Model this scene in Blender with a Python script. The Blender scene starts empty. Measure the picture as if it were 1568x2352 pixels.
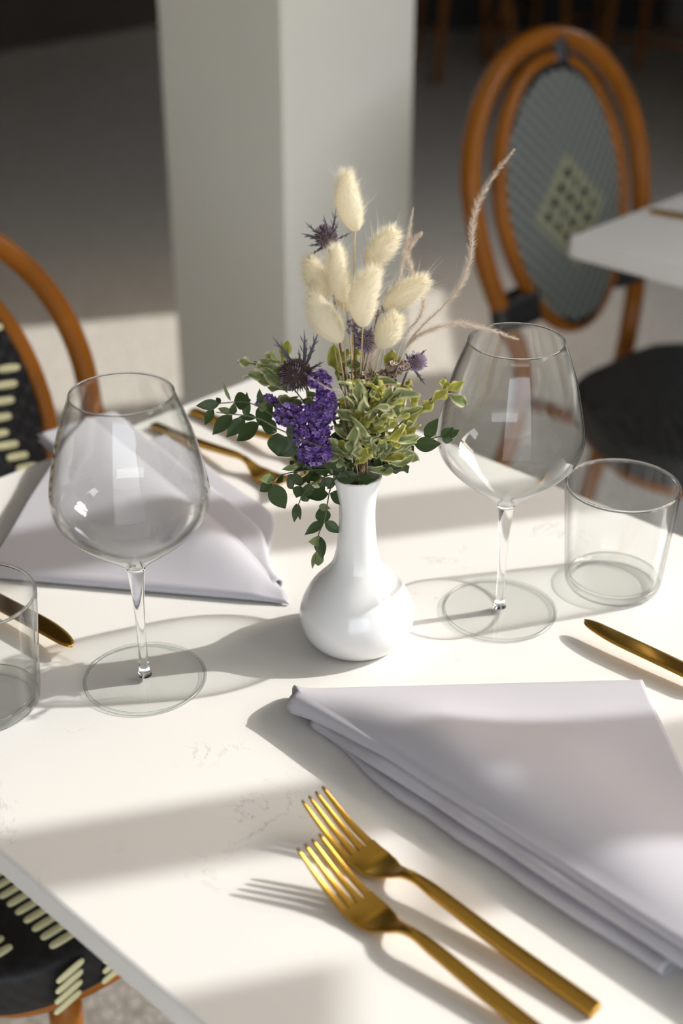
import bpy, bmesh, math, random
from mathutils import Vector, Matrix, noise
V = Vector
PI = math.pi
scene = bpy.context.scene
COL = scene.collection

# ------------------------------------------------------------------ camera, light, exposure
TZ = 0.75                      # table top height
PITCH = math.radians(29.0)
CAM_H = 0.578                  # camera above the table top
FPX = 3200.0
cam_d = bpy.data.cameras.new('camera')
cam = bpy.data.objects.new('camera', cam_d); COL.objects.link(cam)
cam.location = (0, 0, TZ + CAM_H)
cam.rotation_euler = (PI/2 - PITCH, 0, 0)
cam_d.sensor_fit = 'VERTICAL'; cam_d.sensor_height = 36.0; cam_d.sensor_width = 24.0
cam_d.lens = FPX / 2352 * 36.0
cam_d.clip_start = 0.02
cam_d.dof.use_dof = True
cam_d.dof.focus_distance = 0.955
cam_d.dof.aperture_fstop = 4.0
scene.camera = cam

SUN_DIR = V((-0.9678, -0.2516, 0)) * math.cos(math.radians(32)) + V((0, 0, -math.sin(math.radians(32))))
sun_d = bpy.data.lights.new('sun', 'SUN'); sun = bpy.data.objects.new('sun', sun_d); COL.objects.link(sun)
sun.rotation_euler = SUN_DIR.to_track_quat('-Z', 'Y').to_euler()
sun.location = (6, 2, 5)
sun_d.energy = 3.6; sun_d.angle = math.radians(0.53); sun_d.color = (1.0, 0.985, 0.955)
sun_d.cycles.is_caustics_light = True

world = bpy.data.worlds.new('sky'); scene.world = world; world.use_nodes = True
wn = world.node_tree; wn.nodes.clear()
w_out = wn.nodes.new('ShaderNodeOutputWorld'); w_bg = wn.nodes.new('ShaderNodeBackground')
w_sky = wn.nodes.new('ShaderNodeTexSky'); w_sky.sky_type = 'NISHITA'; w_sky.sun_disc = False
w_sky.sun_elevation = math.radians(32); w_sky.sun_rotation = math.radians(75)
w_sky.dust_density = 4.0; w_sky.air_density = 1.0
w_mix = wn.nodes.new('ShaderNodeMix'); w_mix.data_type = 'RGBA'
w_mix.inputs[0].default_value = 0.75
w_mix.inputs[7].default_value = (2.3, 2.35, 2.4, 1)
wn.links.new(w_sky.outputs[0], w_mix.inputs[6])
wn.links.new(w_mix.outputs[2], w_bg.inputs[0])
w_bg.inputs[1].default_value = 1.62
wn.links.new(w_bg.outputs[0], w_out.inputs[0])

scene.view_settings.view_transform = 'Standard'
scene.view_settings.look = 'None'
scene.view_settings.gamma = 1.0
scene.view_settings.use_curve_mapping = False
scene.view_settings.exposure = 0.06
cy = scene.cycles
cy.max_bounces = 10; cy.diffuse_bounces = 4; cy.glossy_bounces = 4; cy.transmission_bounces = 10
cy.transparent_max_bounces = 16
cy.use_denoising = True; cy.use_adaptive_sampling = True; cy.adaptive_threshold = 0.02
cy.sample_clamp_indirect = 6.0; cy.blur_glossy = 0.6
cy.caustics_reflective = True; cy.caustics_refractive = True

# ------------------------------------------------------------------ helpers
random.seed(7)
def U(a, b): return random.uniform(a, b)

def table_frame(u, n, z=0.0):
    """room axes: u runs along the long table edge, n across it."""
    return V((u*0.719 + n*0.695, -u*0.695 + n*0.719, z))
ROT_U = math.atan2(-0.695, 0.719)

def px_at(px, py, Y):
    """the point of the vertical plane y=Y that the photo shows at px,py."""
    a = (px - 784) / FPX; b = (1176 - py) / FPX
    r = V((a, math.cos(PITCH) + b*math.sin(PITCH), -math.sin(PITCH) + b*math.cos(PITCH)))
    r = r * (Y / r.y)
    return V((r.x, Y, r.z + CAM_H + TZ))

class MB:
    def __init__(s): s.v = []; s.f = []; s.m = []; s.a = []; s.c = []
    def add(s, verts, faces, mat=0, attr=None, col=None):
        o = len(s.v)
        s.v += [tuple(p) for p in verts]
        s.f += [tuple(i + o for i in f) for f in faces]
        s.m += [mat] * len(faces)
        s.a += list(attr) if attr else [0.0] * len(verts)
        s.c += list(col) if col else [(1, 1, 1)] * len(verts)
    def build(s, name, mats, parent=None, smooth=True, attr=False, colour=False):
        me = bpy.data.meshes.new(name)
        me.from_pydata(s.v, [], s.f)
        if not isinstance(mats, (list, tuple)): mats = [mats]
        for m in mats: me.materials.append(m)
        me.polygons.foreach_set('material_index', s.m)
        me.polygons.foreach_set('use_smooth', [smooth] * len(s.f))
        if attr:
            at = me.attributes.new('edge', 'FLOAT', 'POINT'); at.data.foreach_set('value', s.a)
        if colour:
            at = me.attributes.new('tint', 'FLOAT_COLOR', 'POINT')
            at.data.foreach_set('color', [x for c in s.c for x in (c[0], c[1], c[2], 1.0)])
        me.update()
        o = bpy.data.objects.new(name, me); COL.objects.link(o)
        if parent: o.parent = parent
        return o

def tag(o, label, cat, group=None):
    o['label'] = label; o['category'] = cat; o['kind'] = 'thing'
    if group: o['group'] = group
    return o
def thing(name, label, cat, loc=(0, 0, 0), rz=0.0, group=None):
    o = bpy.data.objects.new(name, None); COL.objects.link(o)
    o.empty_display_size = 0.05
    o.location = loc; o.rotation_euler = (0, 0, rz)
    return tag(o, label, cat, group)
def copy_tree(o, parent=None):
    c = o.copy(); COL.objects.link(c)
    if parent: c.parent = parent
    for ch in [x for x in bpy.data.objects if x.parent == o]: copy_tree(ch, c)
    return c
def struct(o): o['kind'] = 'structure'; return o

def box(mb, x0, x1, y0, y1, z0, z1, mat=0, M=None):
    vs = [V((x, y, z)) for z in (z0, z1) for y in (y0, y1) for x in (x0, x1)]
    if M: vs = [M @ v for v in vs]
    mb.add(vs, [(0, 2, 3, 1), (4, 5, 7, 6), (0, 1, 5, 4), (2, 6, 7, 3), (0, 4, 6, 2), (1, 3, 7, 5)], mat)
def box_obj(name, mat, x0, x1, y0, y1, z0, z1, parent=None, bevel=0.0):
    mb = MB(); box(mb, x0, x1, y0, y1, z0, z1)
    o = mb.build(name, mat, parent, smooth=False)
    if bevel:
        b = o.modifiers.new('bevel', 'BEVEL'); b.width = bevel; b.segments = 3
    return o

def frames(pts, closed=False):
    n = len(pts); T = []
    for i in range(n):
        a = pts[(i-1) % n] if (closed or i > 0) else pts[i]
        b = pts[(i+1) % n] if (closed or i < n-1) else pts[i]
        t = (b - a); T.append(t.normalized() if t.length > 1e-9 else V((0, 0, 1)))
    ref = V((0, 0, 1)) if abs(T[0].z) < 0.9 else V((1, 0, 0))
    N = [(ref - T[0]*ref.dot(T[0])).normalized()]
    for i in range(1, n):
        v = N[-1] - T[i]*N[-1].dot(T[i])
        N.append(v.normalized() if v.length > 1e-6 else N[-1])
    return T, N
def tube(mb, pts, r, seg=8, closed=False, mat=0, caps=True):
    pts = [V(p) for p in pts]; n = len(pts)
    rs = r if isinstance(r, (list, tuple)) else [r]*n
    T, N = frames(pts, closed)
    vs = []; fs = []
    for i in range(n):
        B = T[i].cross(N[i])
        for k in range(seg):
            a = 2*PI*k/seg
            vs.append(pts[i] + (N[i]*math.cos(a) + B*math.sin(a))*rs[i])
    m = n if closed else n-1
    for i in range(m):
        j = (i+1) % n
        for k in range(seg):
            l = (k+1) % seg
            fs.append((i*seg+k, i*seg+l, j*seg+l, j*seg+k))
    if caps and not closed:
        fs.append(tuple(range(seg-1, -1, -1))); fs.append(tuple((n-1)*seg + k for k in range(seg)))
    mb.add(vs, fs, mat)
def smooth_path(pts, n=24):
    pts = [V(p) for p in pts]
    if len(pts) == 2: return [pts[0].lerp(pts[1], i/(n-1)) for i in range(n)]
    P = [pts[0]*2 - pts[1]] + pts + [pts[-1]*2 - pts[-2]]
    out = []; segs = len(pts)-1
    for i in range(n):
        t = i/(n-1)*segs; k = min(int(t), segs-1); f = t-k
        a, b, c, d = P[k:k+4]
        out.append(0.5*((2*b) + (c-a)*f + (2*a-5*b+4*c-d)*f*f + (3*b-3*c+d-a)*f**3))
    return out
def lathe(mb, prof, seg=64, mat=0, flip=False):
    """prof: list of (r,z); r==0 makes a pole."""
    vs = []; rings = []; fs = []
    for r, z in prof:
        if r < 1e-6: rings.append([len(vs)]); vs.append((0, 0, z))
        else:
            rings.append(list(range(len(vs), len(vs)+seg)))
            vs += [(r*math.cos(2*PI*k/seg), r*math.sin(2*PI*k/seg), z) for k in range(seg)]
    for a, b in zip(rings, rings[1:]):
        for k in range(seg):
            l = (k+1) % seg
            if len(a) == 1 and len(b) == 1: continue
            if len(a) == 1: f = (a[0], b[l], b[k])
            elif len(b) == 1: f = (a[k], a[l], b[0])
            else: f = (a[k], a[l], b[l], b[k])
            fs.append(f[::-1] if flip else f)
    mb.add(vs, fs, mat)
def curve2(pts, n):
    return [(p.x, p.y) for p in smooth_path([V((a, b, 0)) for a, b in pts], n)]
def loft(mb, secs, mat=0):
    """secs: list of equal-length loops of points."""
    n = len(secs[0]); vs = [p for s in secs for p in s]; fs = []
    for i in range(len(secs)-1):
        for k in range(n):
            l = (k+1) % n
            fs.append((i*n+k, i*n+l, (i+1)*n+l, (i+1)*n+k))
    fs.append(tuple(range(n-1, -1, -1))); fs.append(tuple((len(secs)-1)*n+k for k in range(n)))
    mb.add(vs, fs, mat)

# ------------------------------------------------------------------ materials
def new_mat(name):
    m = bpy.data.materials.new(name); m.use_nodes = True
    nt = m.node_tree; bs = nt.nodes['Principled BSDF']
    return m, nt, bs
def plain(name, col, rough=0.5, metal=0.0, spec=0.5, noise_amt=0.0, noise_scale=20.0, bump=0.0, bump_scale=200.0, **kw):
    m, nt, bs = new_mat(name)
    bs.inputs['Base Color'].default_value = (*col, 1); bs.inputs['Roughness'].default_value = rough
    bs.inputs['Metallic'].default_value = metal; bs.inputs['Specular IOR Level'].default_value = spec
    for k, v in kw.items(): bs.inputs[k].default_value = v
    if noise_amt or bump:
        tc = nt.nodes.new('ShaderNodeTexCoord')
    if noise_amt:
        nz = nt.nodes.new('ShaderNodeTexNoise'); nz.inputs['Scale'].default_value = noise_scale; nz.inputs['Detail'].default_value = 5
        nt.links.new(tc.outputs['Object'], nz.inputs['Vector'])
        mx = nt.nodes.new('ShaderNodeMix'); mx.data_type = 'RGBA'
        mx.inputs[6].default_value = (*[c*(1-noise_amt) for c in col], 1)
        mx.inputs[7].default_value = (*[min(1, c*(1+noise_amt)) for c in col], 1)
        nt.links.new(nz.outputs[0], mx.inputs[0]); nt.links.new(mx.outputs[2], bs.inputs['Base Color'])
    if bump:
        nb = nt.nodes.new('ShaderNodeTexNoise'); nb.inputs['Scale'].default_value = bump_scale; nb.inputs['Detail'].default_value = 3
        nt.links.new(tc.outputs['Object'], nb.inputs['Vector'])
        bp = nt.nodes.new('ShaderNodeBump'); bp.inputs['Strength'].default_value = bump; bp.inputs['Distance'].default_value = 0.002
        nt.links.new(nb.outputs[0], bp.inputs['Height']); nt.links.new(bp.outputs[0], bs.inputs['Normal'])
    return m
def glass_mat(name, col=(1, 1, 1), ior=1.46):
    m, nt, bs = new_mat(name)
    bs.inputs['Base Color'].default_value = (*col, 1); bs.inputs['Roughness'].default_value = 0.0
    bs.inputs['IOR'].default_value = ior; bs.inputs['Transmission Weight'].default_value = 1.0
    return m
def thin_glass(name, tint, power=3.6, base=0.035):
    """clear thin-walled glass: straight-through transmission with a Fresnel reflection."""
    m, nt, bs = new_mat(name); L = nt.links.new; nt.nodes.remove(bs)
    tr = nt.nodes.new('ShaderNodeBsdfTransparent')
    gl = nt.nodes.new('ShaderNodeBsdfGlossy'); gl.inputs['Roughness'].default_value = 0.0
    lw = nt.nodes.new('ShaderNodeLayerWeight'); lw.inputs[0].default_value = 0.5
    pw = nt.nodes.new('ShaderNodeMath'); pw.operation = 'POWER'; pw.inputs[1].default_value = power; L(lw.outputs['Facing'], pw.inputs[0])
    pa = nt.nodes.new('ShaderNodeMath'); pa.operation = 'POWER'; pa.inputs[1].default_value = 6.0; L(lw.outputs['Facing'], pa.inputs[0])
    tx = nt.nodes.new('ShaderNodeMix'); tx.data_type = 'RGBA'; tx.inputs[6].default_value = (*tint, 1); tx.inputs[7].default_value = (*[c*0.45 for c in tint], 1)   # longer way through the wall at the outline
    L(pa.outputs[0], tx.inputs[0]); L(tx.outputs[2], tr.inputs[0])
    ma = nt.nodes.new('ShaderNodeMath'); ma.operation = 'MULTIPLY_ADD'; ma.inputs[1].default_value = 0.96; ma.inputs[2].default_value = base; L(pw.outputs[0], ma.inputs[0])
    ms = nt.nodes.new('ShaderNodeMixShader'); L(ma.outputs[0], ms.inputs[0]); L(tr.outputs[0], ms.inputs[1]); L(gl.outputs[0], ms.inputs[2])
    L(ms.outputs[0], nt.nodes['Material Output'].inputs[0])
    return m
def quartz():
    m, nt, bs = new_mat('white_quartz'); L = nt.links.new
    tc = nt.nodes.new('ShaderNodeTexCoord')
    n1 = nt.nodes.new('ShaderNodeTexNoise'); n1.inputs['Scale'].default_value = 13; n1.inputs['Detail'].default_value = 7; n1.inputs['Roughness'].default_value = 0.62; n1.inputs['Distortion'].default_value = 0.8
    L(tc.outputs['Object'], n1.inputs['Vector'])
    s = nt.nodes.new('ShaderNodeMath'); s.operation = 'SUBTRACT'; s.inputs[1].default_value = 0.5; L(n1.outputs[0], s.inputs[0])
    a = nt.nodes.new('ShaderNodeMath'); a.operation = 'ABSOLUTE'; L(s.outputs[0], a.inputs[0])
    r1 = nt.nodes.new('ShaderNodeMapRange'); r1.inputs[1].default_value = 0.0; r1.inputs[2].default_value = 0.0075; r1.inputs[3].default_value = 1; r1.inputs[4].default_value = 0; L(a.outputs[0], r1.inputs[0])
    n2 = nt.nodes.new('ShaderNodeTexNoise'); n2.inputs['Scale'].default_value = 15; n2.inputs['Detail'].default_value = 3
    L(tc.outputs['Object'], n2.inputs['Vector'])
    r2 = nt.nodes.new('ShaderNodeMapRange'); r2.inputs[1].default_value = 0.57; r2.inputs[2].default_value = 0.70; L(n2.outputs[0], r2.inputs[0])
    mu = nt.nodes.new('ShaderNodeMath'); mu.operation = 'MULTIPLY'; L(r1.outputs[0], mu.inputs[0]); L(r2.outputs[0], mu.inputs[1])
    mu2 = nt.nodes.new('ShaderNodeMath'); mu2.operation = 'MULTIPLY'; mu2.inputs[1].default_value = 0.55; L(mu.outputs[0], mu2.inputs[0])
    mx = nt.nodes.new('ShaderNodeMix'); mx.data_type = 'RGBA'
    mx.inputs[6].default_value = (0.80, 0.79, 0.765, 1); mx.inputs[7].default_value = (0.30, 0.31, 0.33, 1)
    L(mu2.outputs[0], mx.inputs[0]); L(mx.outputs[2], bs.inputs['Base Color'])
    bs.inputs['Roughness'].default_value = 0.28; bs.inputs['Specular IOR Level'].default_value = 0.4
    return m
def floor_mat():
    m, nt, bs = new_mat('pebble_mosaic_floor'); L = nt.links.new
    tc = nt.nodes.new('ShaderNodeTexCoord')
    vo = nt.nodes.new('ShaderNodeTexVoronoi'); vo.feature = 'DISTANCE_TO_EDGE'; vo.inputs['Scale'].default_value = 62
    L(tc.outputs['Object'], vo.inputs['Vector'])
    r = nt.nodes.new('ShaderNodeMapRange'); r.inputs[1].default_value = 0.02; r.inputs[2].default_value = 0.16; L(vo.outputs['Distance'], r.inputs[0])
    mx = nt.nodes.new('ShaderNodeMix'); mx.data_type = 'RGBA'
    mx.inputs[6].default_value = (0.56, 0.52, 0.45, 1); mx.inputs[7].default_value = (0.86, 0.81, 0.73, 1)
    L(r.outputs[0], mx.inputs[0]); L(mx.outputs[2], bs.inputs['Base Color'])
    bs.inputs['Roughness'].default_value = 0.6
    bp = nt.nodes.new('ShaderNodeBump'); bp.inputs['Strength'].default_value = 0.3; bp.inputs['Distance'].default_value = 0.003
    L(r.outputs[0], bp.inputs['Height']); L(bp.outputs[0], bs.inputs['Normal'])
    return m
def cloth_mat():
    m, nt, bs = new_mat('lavender_grey_cotton'); L = nt.links.new
    tc = nt.nodes.new('ShaderNodeTexCoord'); mp = nt.nodes.new('ShaderNodeMapping'); mp.inputs['Rotation'].default_value = (0, 0, 0.7)
    L(tc.outputs['Object'], mp.inputs[0])
    wv = nt.nodes.new('ShaderNodeTexWave'); wv.inputs['Scale'].default_value = 620; wv.inputs['Distortion'].default_value = 0.6; L(mp.outputs[0], wv.inputs['Vector'])
    nz = nt.nodes.new('ShaderNodeTexNoise'); nz.inputs['Scale'].default_value = 900; L(tc.outputs['Object'], nz.inputs['Vector'])
    ad = nt.nodes.new('ShaderNodeMath'); ad.operation = 'ADD'; L(wv.outputs['Fac'], ad.inputs[0]); L(nz.outputs[0], ad.inputs[1])
    bp = nt.nodes.new('ShaderNodeBump'); bp.inputs['Strength'].default_value = 0.16; bp.inputs['Distance'].default_value = 0.0006
    L(ad.outputs[0], bp.inputs['Height']); L(bp.outputs[0], bs.inputs['Normal'])
    bs.inputs['Base Color'].default_value = (0.50, 0.49, 0.535, 1); bs.inputs['Roughness'].default_value = 0.85
    bs.inputs['Sheen Weight'].default_value = 0.15; bs.inputs['Specular IOR Level'].default_value = 0.2
    return m
def leaf_mat(name, col, edge_col, back=0.35, e0=0.55, e1=0.85, rough=0.45):
    m, nt, bs = new_mat(name); L = nt.links.new
    at = nt.nodes.new('ShaderNodeAttribute'); at.attribute_name = 'edge'
    tc = nt.nodes.new('ShaderNodeTexCoord'); nz = nt.nodes.new('ShaderNodeTexNoise'); nz.inputs['Scale'].default_value = 160; nz.inputs['Detail'].default_value = 3
    L(tc.outputs['Object'], nz.inputs['Vector'])
    ad = nt.nodes.new('ShaderNodeMath'); ad.operation = 'MULTIPLY_ADD'; ad.inputs[1].default_value = 0.7; L(nz.outputs[0], ad.inputs[0])
    sb = nt.nodes.new('ShaderNodeMath'); sb.operation = 'SUBTRACT'; sb.inputs[1].default_value = 0.35; L(at.outputs['Fac'], sb.inputs[0]); L(sb.outputs[0], ad.inputs[2])
    r = nt.nodes.new('ShaderNodeMapRange'); r.inputs[1].default_value = e0; r.inputs[2].default_value = e1; L(ad.outputs[0], r.inputs[0])
    mx = nt.nodes.new('ShaderNodeMix'); mx.data_type = 'RGBA'; mx.inputs[6].default_value = (*col, 1); mx.inputs[7].default_value = (*edge_col, 1)
    L(r.outputs[0], mx.inputs[0]); L(mx.outputs[2], bs.inputs['Base Color'])
    bs.inputs['Roughness'].default_value = rough; bs.inputs['Specular IOR Level'].default_value = 0.35
    tr = nt.nodes.new('ShaderNodeBsdfTranslucent'); L(mx.outputs[2], tr.inputs[0])
    ms = nt.nodes.new('ShaderNodeMixShader'); ms.inputs[0].default_value = back
    L(bs.outputs[0], ms.inputs[1]); L(tr.outputs[0], ms.inputs[2])
    L(ms.outputs[0], nt.nodes['Material Output'].inputs[0])
    return m
def fuzzy(name, col, back=0.4):
    m, nt, bs = new_mat(name); L = nt.links.new
    bs.inputs['Base Color'].default_value = (*col, 1); bs.inputs['Roughness'].default_value = 0.7; bs.inputs['Specular IOR Level'].default_value = 0.2
    tr = nt.nodes.new('ShaderNodeBsdfTranslucent'); tr.inputs[0].default_value = (*col, 1)
    ms = nt.nodes.new('ShaderNodeMixShader'); ms.inputs[0].default_value = back
    L(bs.outputs[0], ms.inputs[1]); L(tr.outputs[0], ms.inputs[2]); L(ms.outputs[0], nt.nodes['Material Output'].inputs[0])
    return m
def tinted(name, rough=0.45, spec=0.35):
    m, nt, bs = new_mat(name)
    at = nt.nodes.new('ShaderNodeAttribute'); at.attribute_name = 'tint'
    nt.links.new(at.outputs['Color'], bs.inputs['Base Color']); bs.inputs['Roughness'].default_value = rough; bs.inputs['Specular IOR Level'].default_value = spec
    return m
def brushed(name, col, rough):
    m, nt, bs = new_mat(name); L = nt.links.new
    bs.inputs['Base Color'].default_value = (*col, 1); bs.inputs['Metallic'].default_value = 1.0
    tc = nt.nodes.new('ShaderNodeTexCoord'); mp = nt.nodes.new('ShaderNodeMapping'); mp.inputs['Scale'].default_value = (60, 1500, 60)
    L(tc.outputs['Object'], mp.inputs[0]); nz = nt.nodes.new('ShaderNodeTexNoise'); nz.inputs['Scale'].default_value = 1.0; nz.inputs['Detail'].default_value = 3; L(mp.outputs[0], nz.inputs['Vector'])
    r = nt.nodes.new('ShaderNodeMapRange'); r.inputs[3].default_value = rough-0.02; r.inputs[4].default_value = rough+0.03; L(nz.outputs[0], r.inputs[0]); L(r.outputs[0], bs.inputs['Roughness'])
    return m

M = {}
M['quartz'] = quartz()
M['floor'] = floor_mat()
M['plaster'] = plain('white_plaster', (0.78, 0.765, 0.73), 0.8, noise_amt=0.03, noise_scale=6, bump=0.08, bump_scale=90)
M['cream_plaster'] = plain('column_plaster', (0.93, 0.91, 0.82), 0.75, noise_amt=0.02, noise_scale=5, bump=0.06, bump_scale=120)
M['warm_wall'] = plain('warm_taupe_paint', (0.40, 0.34, 0.26), 0.8, noise_amt=0.04, noise_scale=5)
M['brown_wall'] = plain('dark_brown_panel', (0.085, 0.065, 0.05), 0.6, noise_amt=0.15, noise_scale=4)
M['dark_wall'] = plain('far_shade_panel', (0.012, 0.010, 0.009), 0.6, noise_amt=0.2, noise_scale=4)  # near-black base carries the shade at the far end of the room
M['ceiling'] = plain('ceiling_paint', (0.78, 0.76, 0.72), 0.9, noise_amt=0.02, noise_scale=5)
M['frame'] = plain('window_frame_paint', (0.10, 0.10, 0.10), 0.45, noise_amt=0.05)
M['pavement'] = plain('pavement', (0.42, 0.40, 0.37), 0.9, noise_amt=0.1, noise_scale=3)
M['rattan'] = plain('varnished_rattan', (0.27, 0.088, 0.005), 0.30, spec=0.26, noise_amt=0.42, noise_scale=14, bump=0.1, bump_scale=60)
M['wrap'] = plain('black_binding', (0.012, 0.012, 0.014), 0.4, noise_amt=0.3, noise_scale=90)
M['weave'] = tinted('woven_strip', 0.48, 0.25)
M['cream_strip'] = plain('cream_strip', (0.62, 0.60, 0.36), 0.4, noise_amt=0.06, noise_scale=60)
M['black_metal'] = plain('black_cast_iron', (0.03, 0.03, 0.032), 0.5, noise_amt=0.2, noise_scale=30)
M['ceramic'] = plain('white_glazed_ceramic', (0.83, 0.83, 0.82), 0.16, spec=0.5, noise_amt=0.01, noise_scale=5)
M['ceramic'].node_tree.nodes['Principled BSDF'].inputs['Coat Weight'].default_value = 0.3
M['gold'] = brushed('brushed_gold', (0.62, 0.36, 0.065), 0.25)
M['cloth'] = cloth_mat()
M['glass'] = glass_mat('clear_crystal')
M['thin_glass'] = thin_glass('thin_crystal', (0.985, 0.99, 0.985))
M['edge_glass'] = thin_glass('crystal_edge', (0.95, 0.965, 0.955), 2.4, 0.05)
M['foot_glass'] = thin_glass('crystal_foot', (0.99, 0.993, 0.99), 5.0, 0.03)
M['tumbler_glass'] = thin_glass('clear_tumbler_glass', (0.984, 0.989, 0.986), 4.2)
M['euc'] = leaf_mat('eucalyptus_leaf', (0.052, 0.085, 0.030), (0.10, 0.13, 0.05), 0.22, 0.9, 1.1, 0.4)
M['euc_light'] = leaf_mat('young_eucalyptus_leaf', (0.22, 0.28, 0.12), (0.32, 0.36, 0.18), 0.3, 0.8, 1.1)
M['varieg'] = leaf_mat('variegated_leaf', (0.22, 0.275, 0.105), (0.66, 0.62, 0.38), 0.3, 0.55, 0.9, 0.5)
M['varieg_y'] = leaf_mat('yellow_green_leaf', (0.34, 0.35, 0.06), (0.66, 0.60, 0.22), 0.4, 0.5, 0.9, 0.5)
M['stem_green'] = plain('green_stem', (0.065, 0.075, 0.028), 0.6, noise_amt=0.3, noise_scale=80)
M['stem_brown'] = plain('brown_stem', (0.20, 0.12, 0.06), 0.7, noise_amt=0.4, noise_scale=80)
M['stem_straw'] = plain('straw_stem', (0.62, 0.50, 0.28), 0.6, noise_amt=0.2, noise_scale=80)
M['bunny'] = fuzzy('cream_bunny_tail', (0.97, 0.92, 0.78), 0.5)
M['feather'] = fuzzy('beige_grass_hair', (0.76, 0.67, 0.57), 0.35)
M['thistle'] = plain('dried_thistle', (0.125, 0.085, 0.08), 0.6, noise_amt=0.4, noise_scale=200)
M['thistle_tip'] = plain('violet_thistle_spike', (0.42, 0.33, 0.45), 0.6, noise_amt=0.3, noise_scale=200)
M['bract'] = plain('blue_grey_bract', (0.105, 0.10, 0.115), 0.5, noise_amt=0.4, noise_scale=60)
M['statice'] = tinted('purple_statice', 0.6, 0.3)
M['dried'] = tinted('dried_blossom', 0.7, 0.2)

# ------------------------------------------------------------------ room
WX = 1.7; QOFF = 0.26*WX     # window wall; QOFF turns an across-the-sun distance into y on that wall
struct(box_obj('floor', M['floor'], -12, WX+0.1, -2.4, 11, -0.1, 0))
struct(box_obj('ceiling', M['ceiling'], -12, WX+0.1, -2.4, 2.6, 2.9, 3.0))
struct(box_obj('ceiling_inner', M['brown_wall'], -12, WX+0.1, 2.6, 11, 2.9, 3.0))  # far part split off and made dark to dim the floor beyond
REAR = (-0.9, 1.64, 0.10, 2.1)  # opening added behind the camera to brighten the column and vase front
def wall_rear():
    mb = MB()
    box(mb, -12, REAR[0], -2.5, -2.4, -0.1, 3.0); box(mb, REAR[1], WX+0.1, -2.5, -2.4, -0.1, 3.0)
    box(mb, REAR[0], REAR[1], -2.5, -2.4, -0.1, REAR[2]); box(mb, REAR[0], REAR[1], -2.5, -2.4, REAR[3], 3.0)
    return mb.build('wall_rear', M['plaster'], smooth=False)
struct(wall_rear())
def wall_left():
    mb = MB(); Mx = Matrix.Translation((-1.66, 7.0, 0)) @ Matrix.Rotation(math.radians(46), 4, 'Z')
    box(mb, -14, 3.2, 0, 0.12, -0.1, 3.0, M=Mx)
    return mb.build('wall_left', M['brown_wall'], smooth=False)
struct(wall_left())
struct(box_obj('wall_back', M['dark_wall'], 0.35, WX+0.1, 7.6, 7.7, -0.1, 3.0))
# window wall: openings between these y values
y_q = lambda q: q + QOFF
OPEN = [(-0.12, y_q(1.42), 0.80, 2.44), (y_q(3.0), y_q(3.63), 0.88, 2.1)]
def wall_right():
    mb = MB(); X0, X1 = WX, WX+0.06
    y = -2.5
    for a, b, z0, z1 in OPEN:
        box(mb, X0, X1, y, a, -0.1, 3.0)
        box(mb, X0, X1, a, b, -0.1, z0); box(mb, X0, X1, a, b, z1, 3.0)
        y = b
    box(mb, X0, X1, y, 11, -0.1, 3.0)
    return mb.build('wall_right', M['plaster'], smooth=False)
struct(wall_right())
def window(name, a, b, z0, z1, mull, sun_blocks=()):
    mb = MB(); X0, X1 = WX+0.002, WX+0.042
    box(mb, X0, X1, a, a+0.03, z0, z1); box(mb, X0, X1, b-0.03, b, z0, z1)
    box(mb, X0, X1, a+0.03, b-0.03, z0, z0+0.04); box(mb, X0, X1, a+0.03, b-0.03, z1-0.04, z1)
    for c, w in mull: box(mb, X0, X1, c-w/2, c+w/2, z0+0.04, z1-0.04)
    for ya, yb, za, zb in sun_blocks: box(mb, X0+0.012, X0+0.02, ya, yb, za, zb)
    return struct(mb.build(name, M['frame'], smooth=False))
window('window_1', *OPEN[0], mull=[(y_q(0.671), 0.050), (y_q(1.03), 0.064), (y_q(0.0), 0.04)],
       sun_blocks=[(y_q(0.02), y_q(0.545), 1.86, OPEN[0][3]-0.04), (y_q(0.562), y_q(0.655), OPEN[0][2]+0.04, 1.828)])  # unseen panels added in the panes to shape shade on table and napkin
window('window_2', *OPEN[1], mull=[])
for a, b, z0, z1 in OPEN:
    ld = bpy.data.lights.new('sky_portal', 'AREA'); ld.shape = 'RECTANGLE'; ld.size = z1-z0; ld.size_y = b-a
    lo = bpy.data.objects.new('sky_portal', ld); COL.objects.link(lo)
    lo.location = (WX+0.065, (a+b)/2, (z0+z1)/2); lo.rotation_euler = (0, PI/2, 0)
    ld.cycles.is_portal = True
ld = bpy.data.lights.new('sky_portal', 'AREA'); ld.shape = 'RECTANGLE'; ld.size = REAR[1]-REAR[0]; ld.size_y = REAR[3]-REAR[2]  # portal of the added rear opening
lo = bpy.data.objects.new('sky_portal', ld); COL.objects.link(lo)
lo.location = ((REAR[0]+REAR[1])/2, -2.505, (REAR[2]+REAR[3])/2); lo.rotation_euler = (PI/2, 0, 0)
ld.cycles.is_portal = True
def pavement():
    mb = MB(); box(mb, WX+0.1, 30, -30, 30, -0.2, -0.1); box(mb, -20, WX+0.1, -30, -2.6, -0.2, -0.1)
    return mb.build('pavement', M['pavement'], smooth=False)
struct(pavement())
struct(box_obj('sky_block_facade', M['brown_wall'], 7.0, 7.4, -14, 14, -0.1, 4.3))  # unseen building added to cut low sky light at the right windows
# square column
def column():
    mb = MB(); s = 0.295
    Mx = Matrix.Translation((-0.089, 2.15, 0)) @ Matrix.Rotation(math.radians(45), 4, 'Z')
    box(mb, 0, s, 0, s, 0, 2.9, M=Mx)
    o = mb.build('column', M['cream_plaster'], smooth=False)
    b = o.modifiers.new('bevel', 'BEVEL'); b.width = 0.004; b.segments = 2
    return struct(o)
column()

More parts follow.
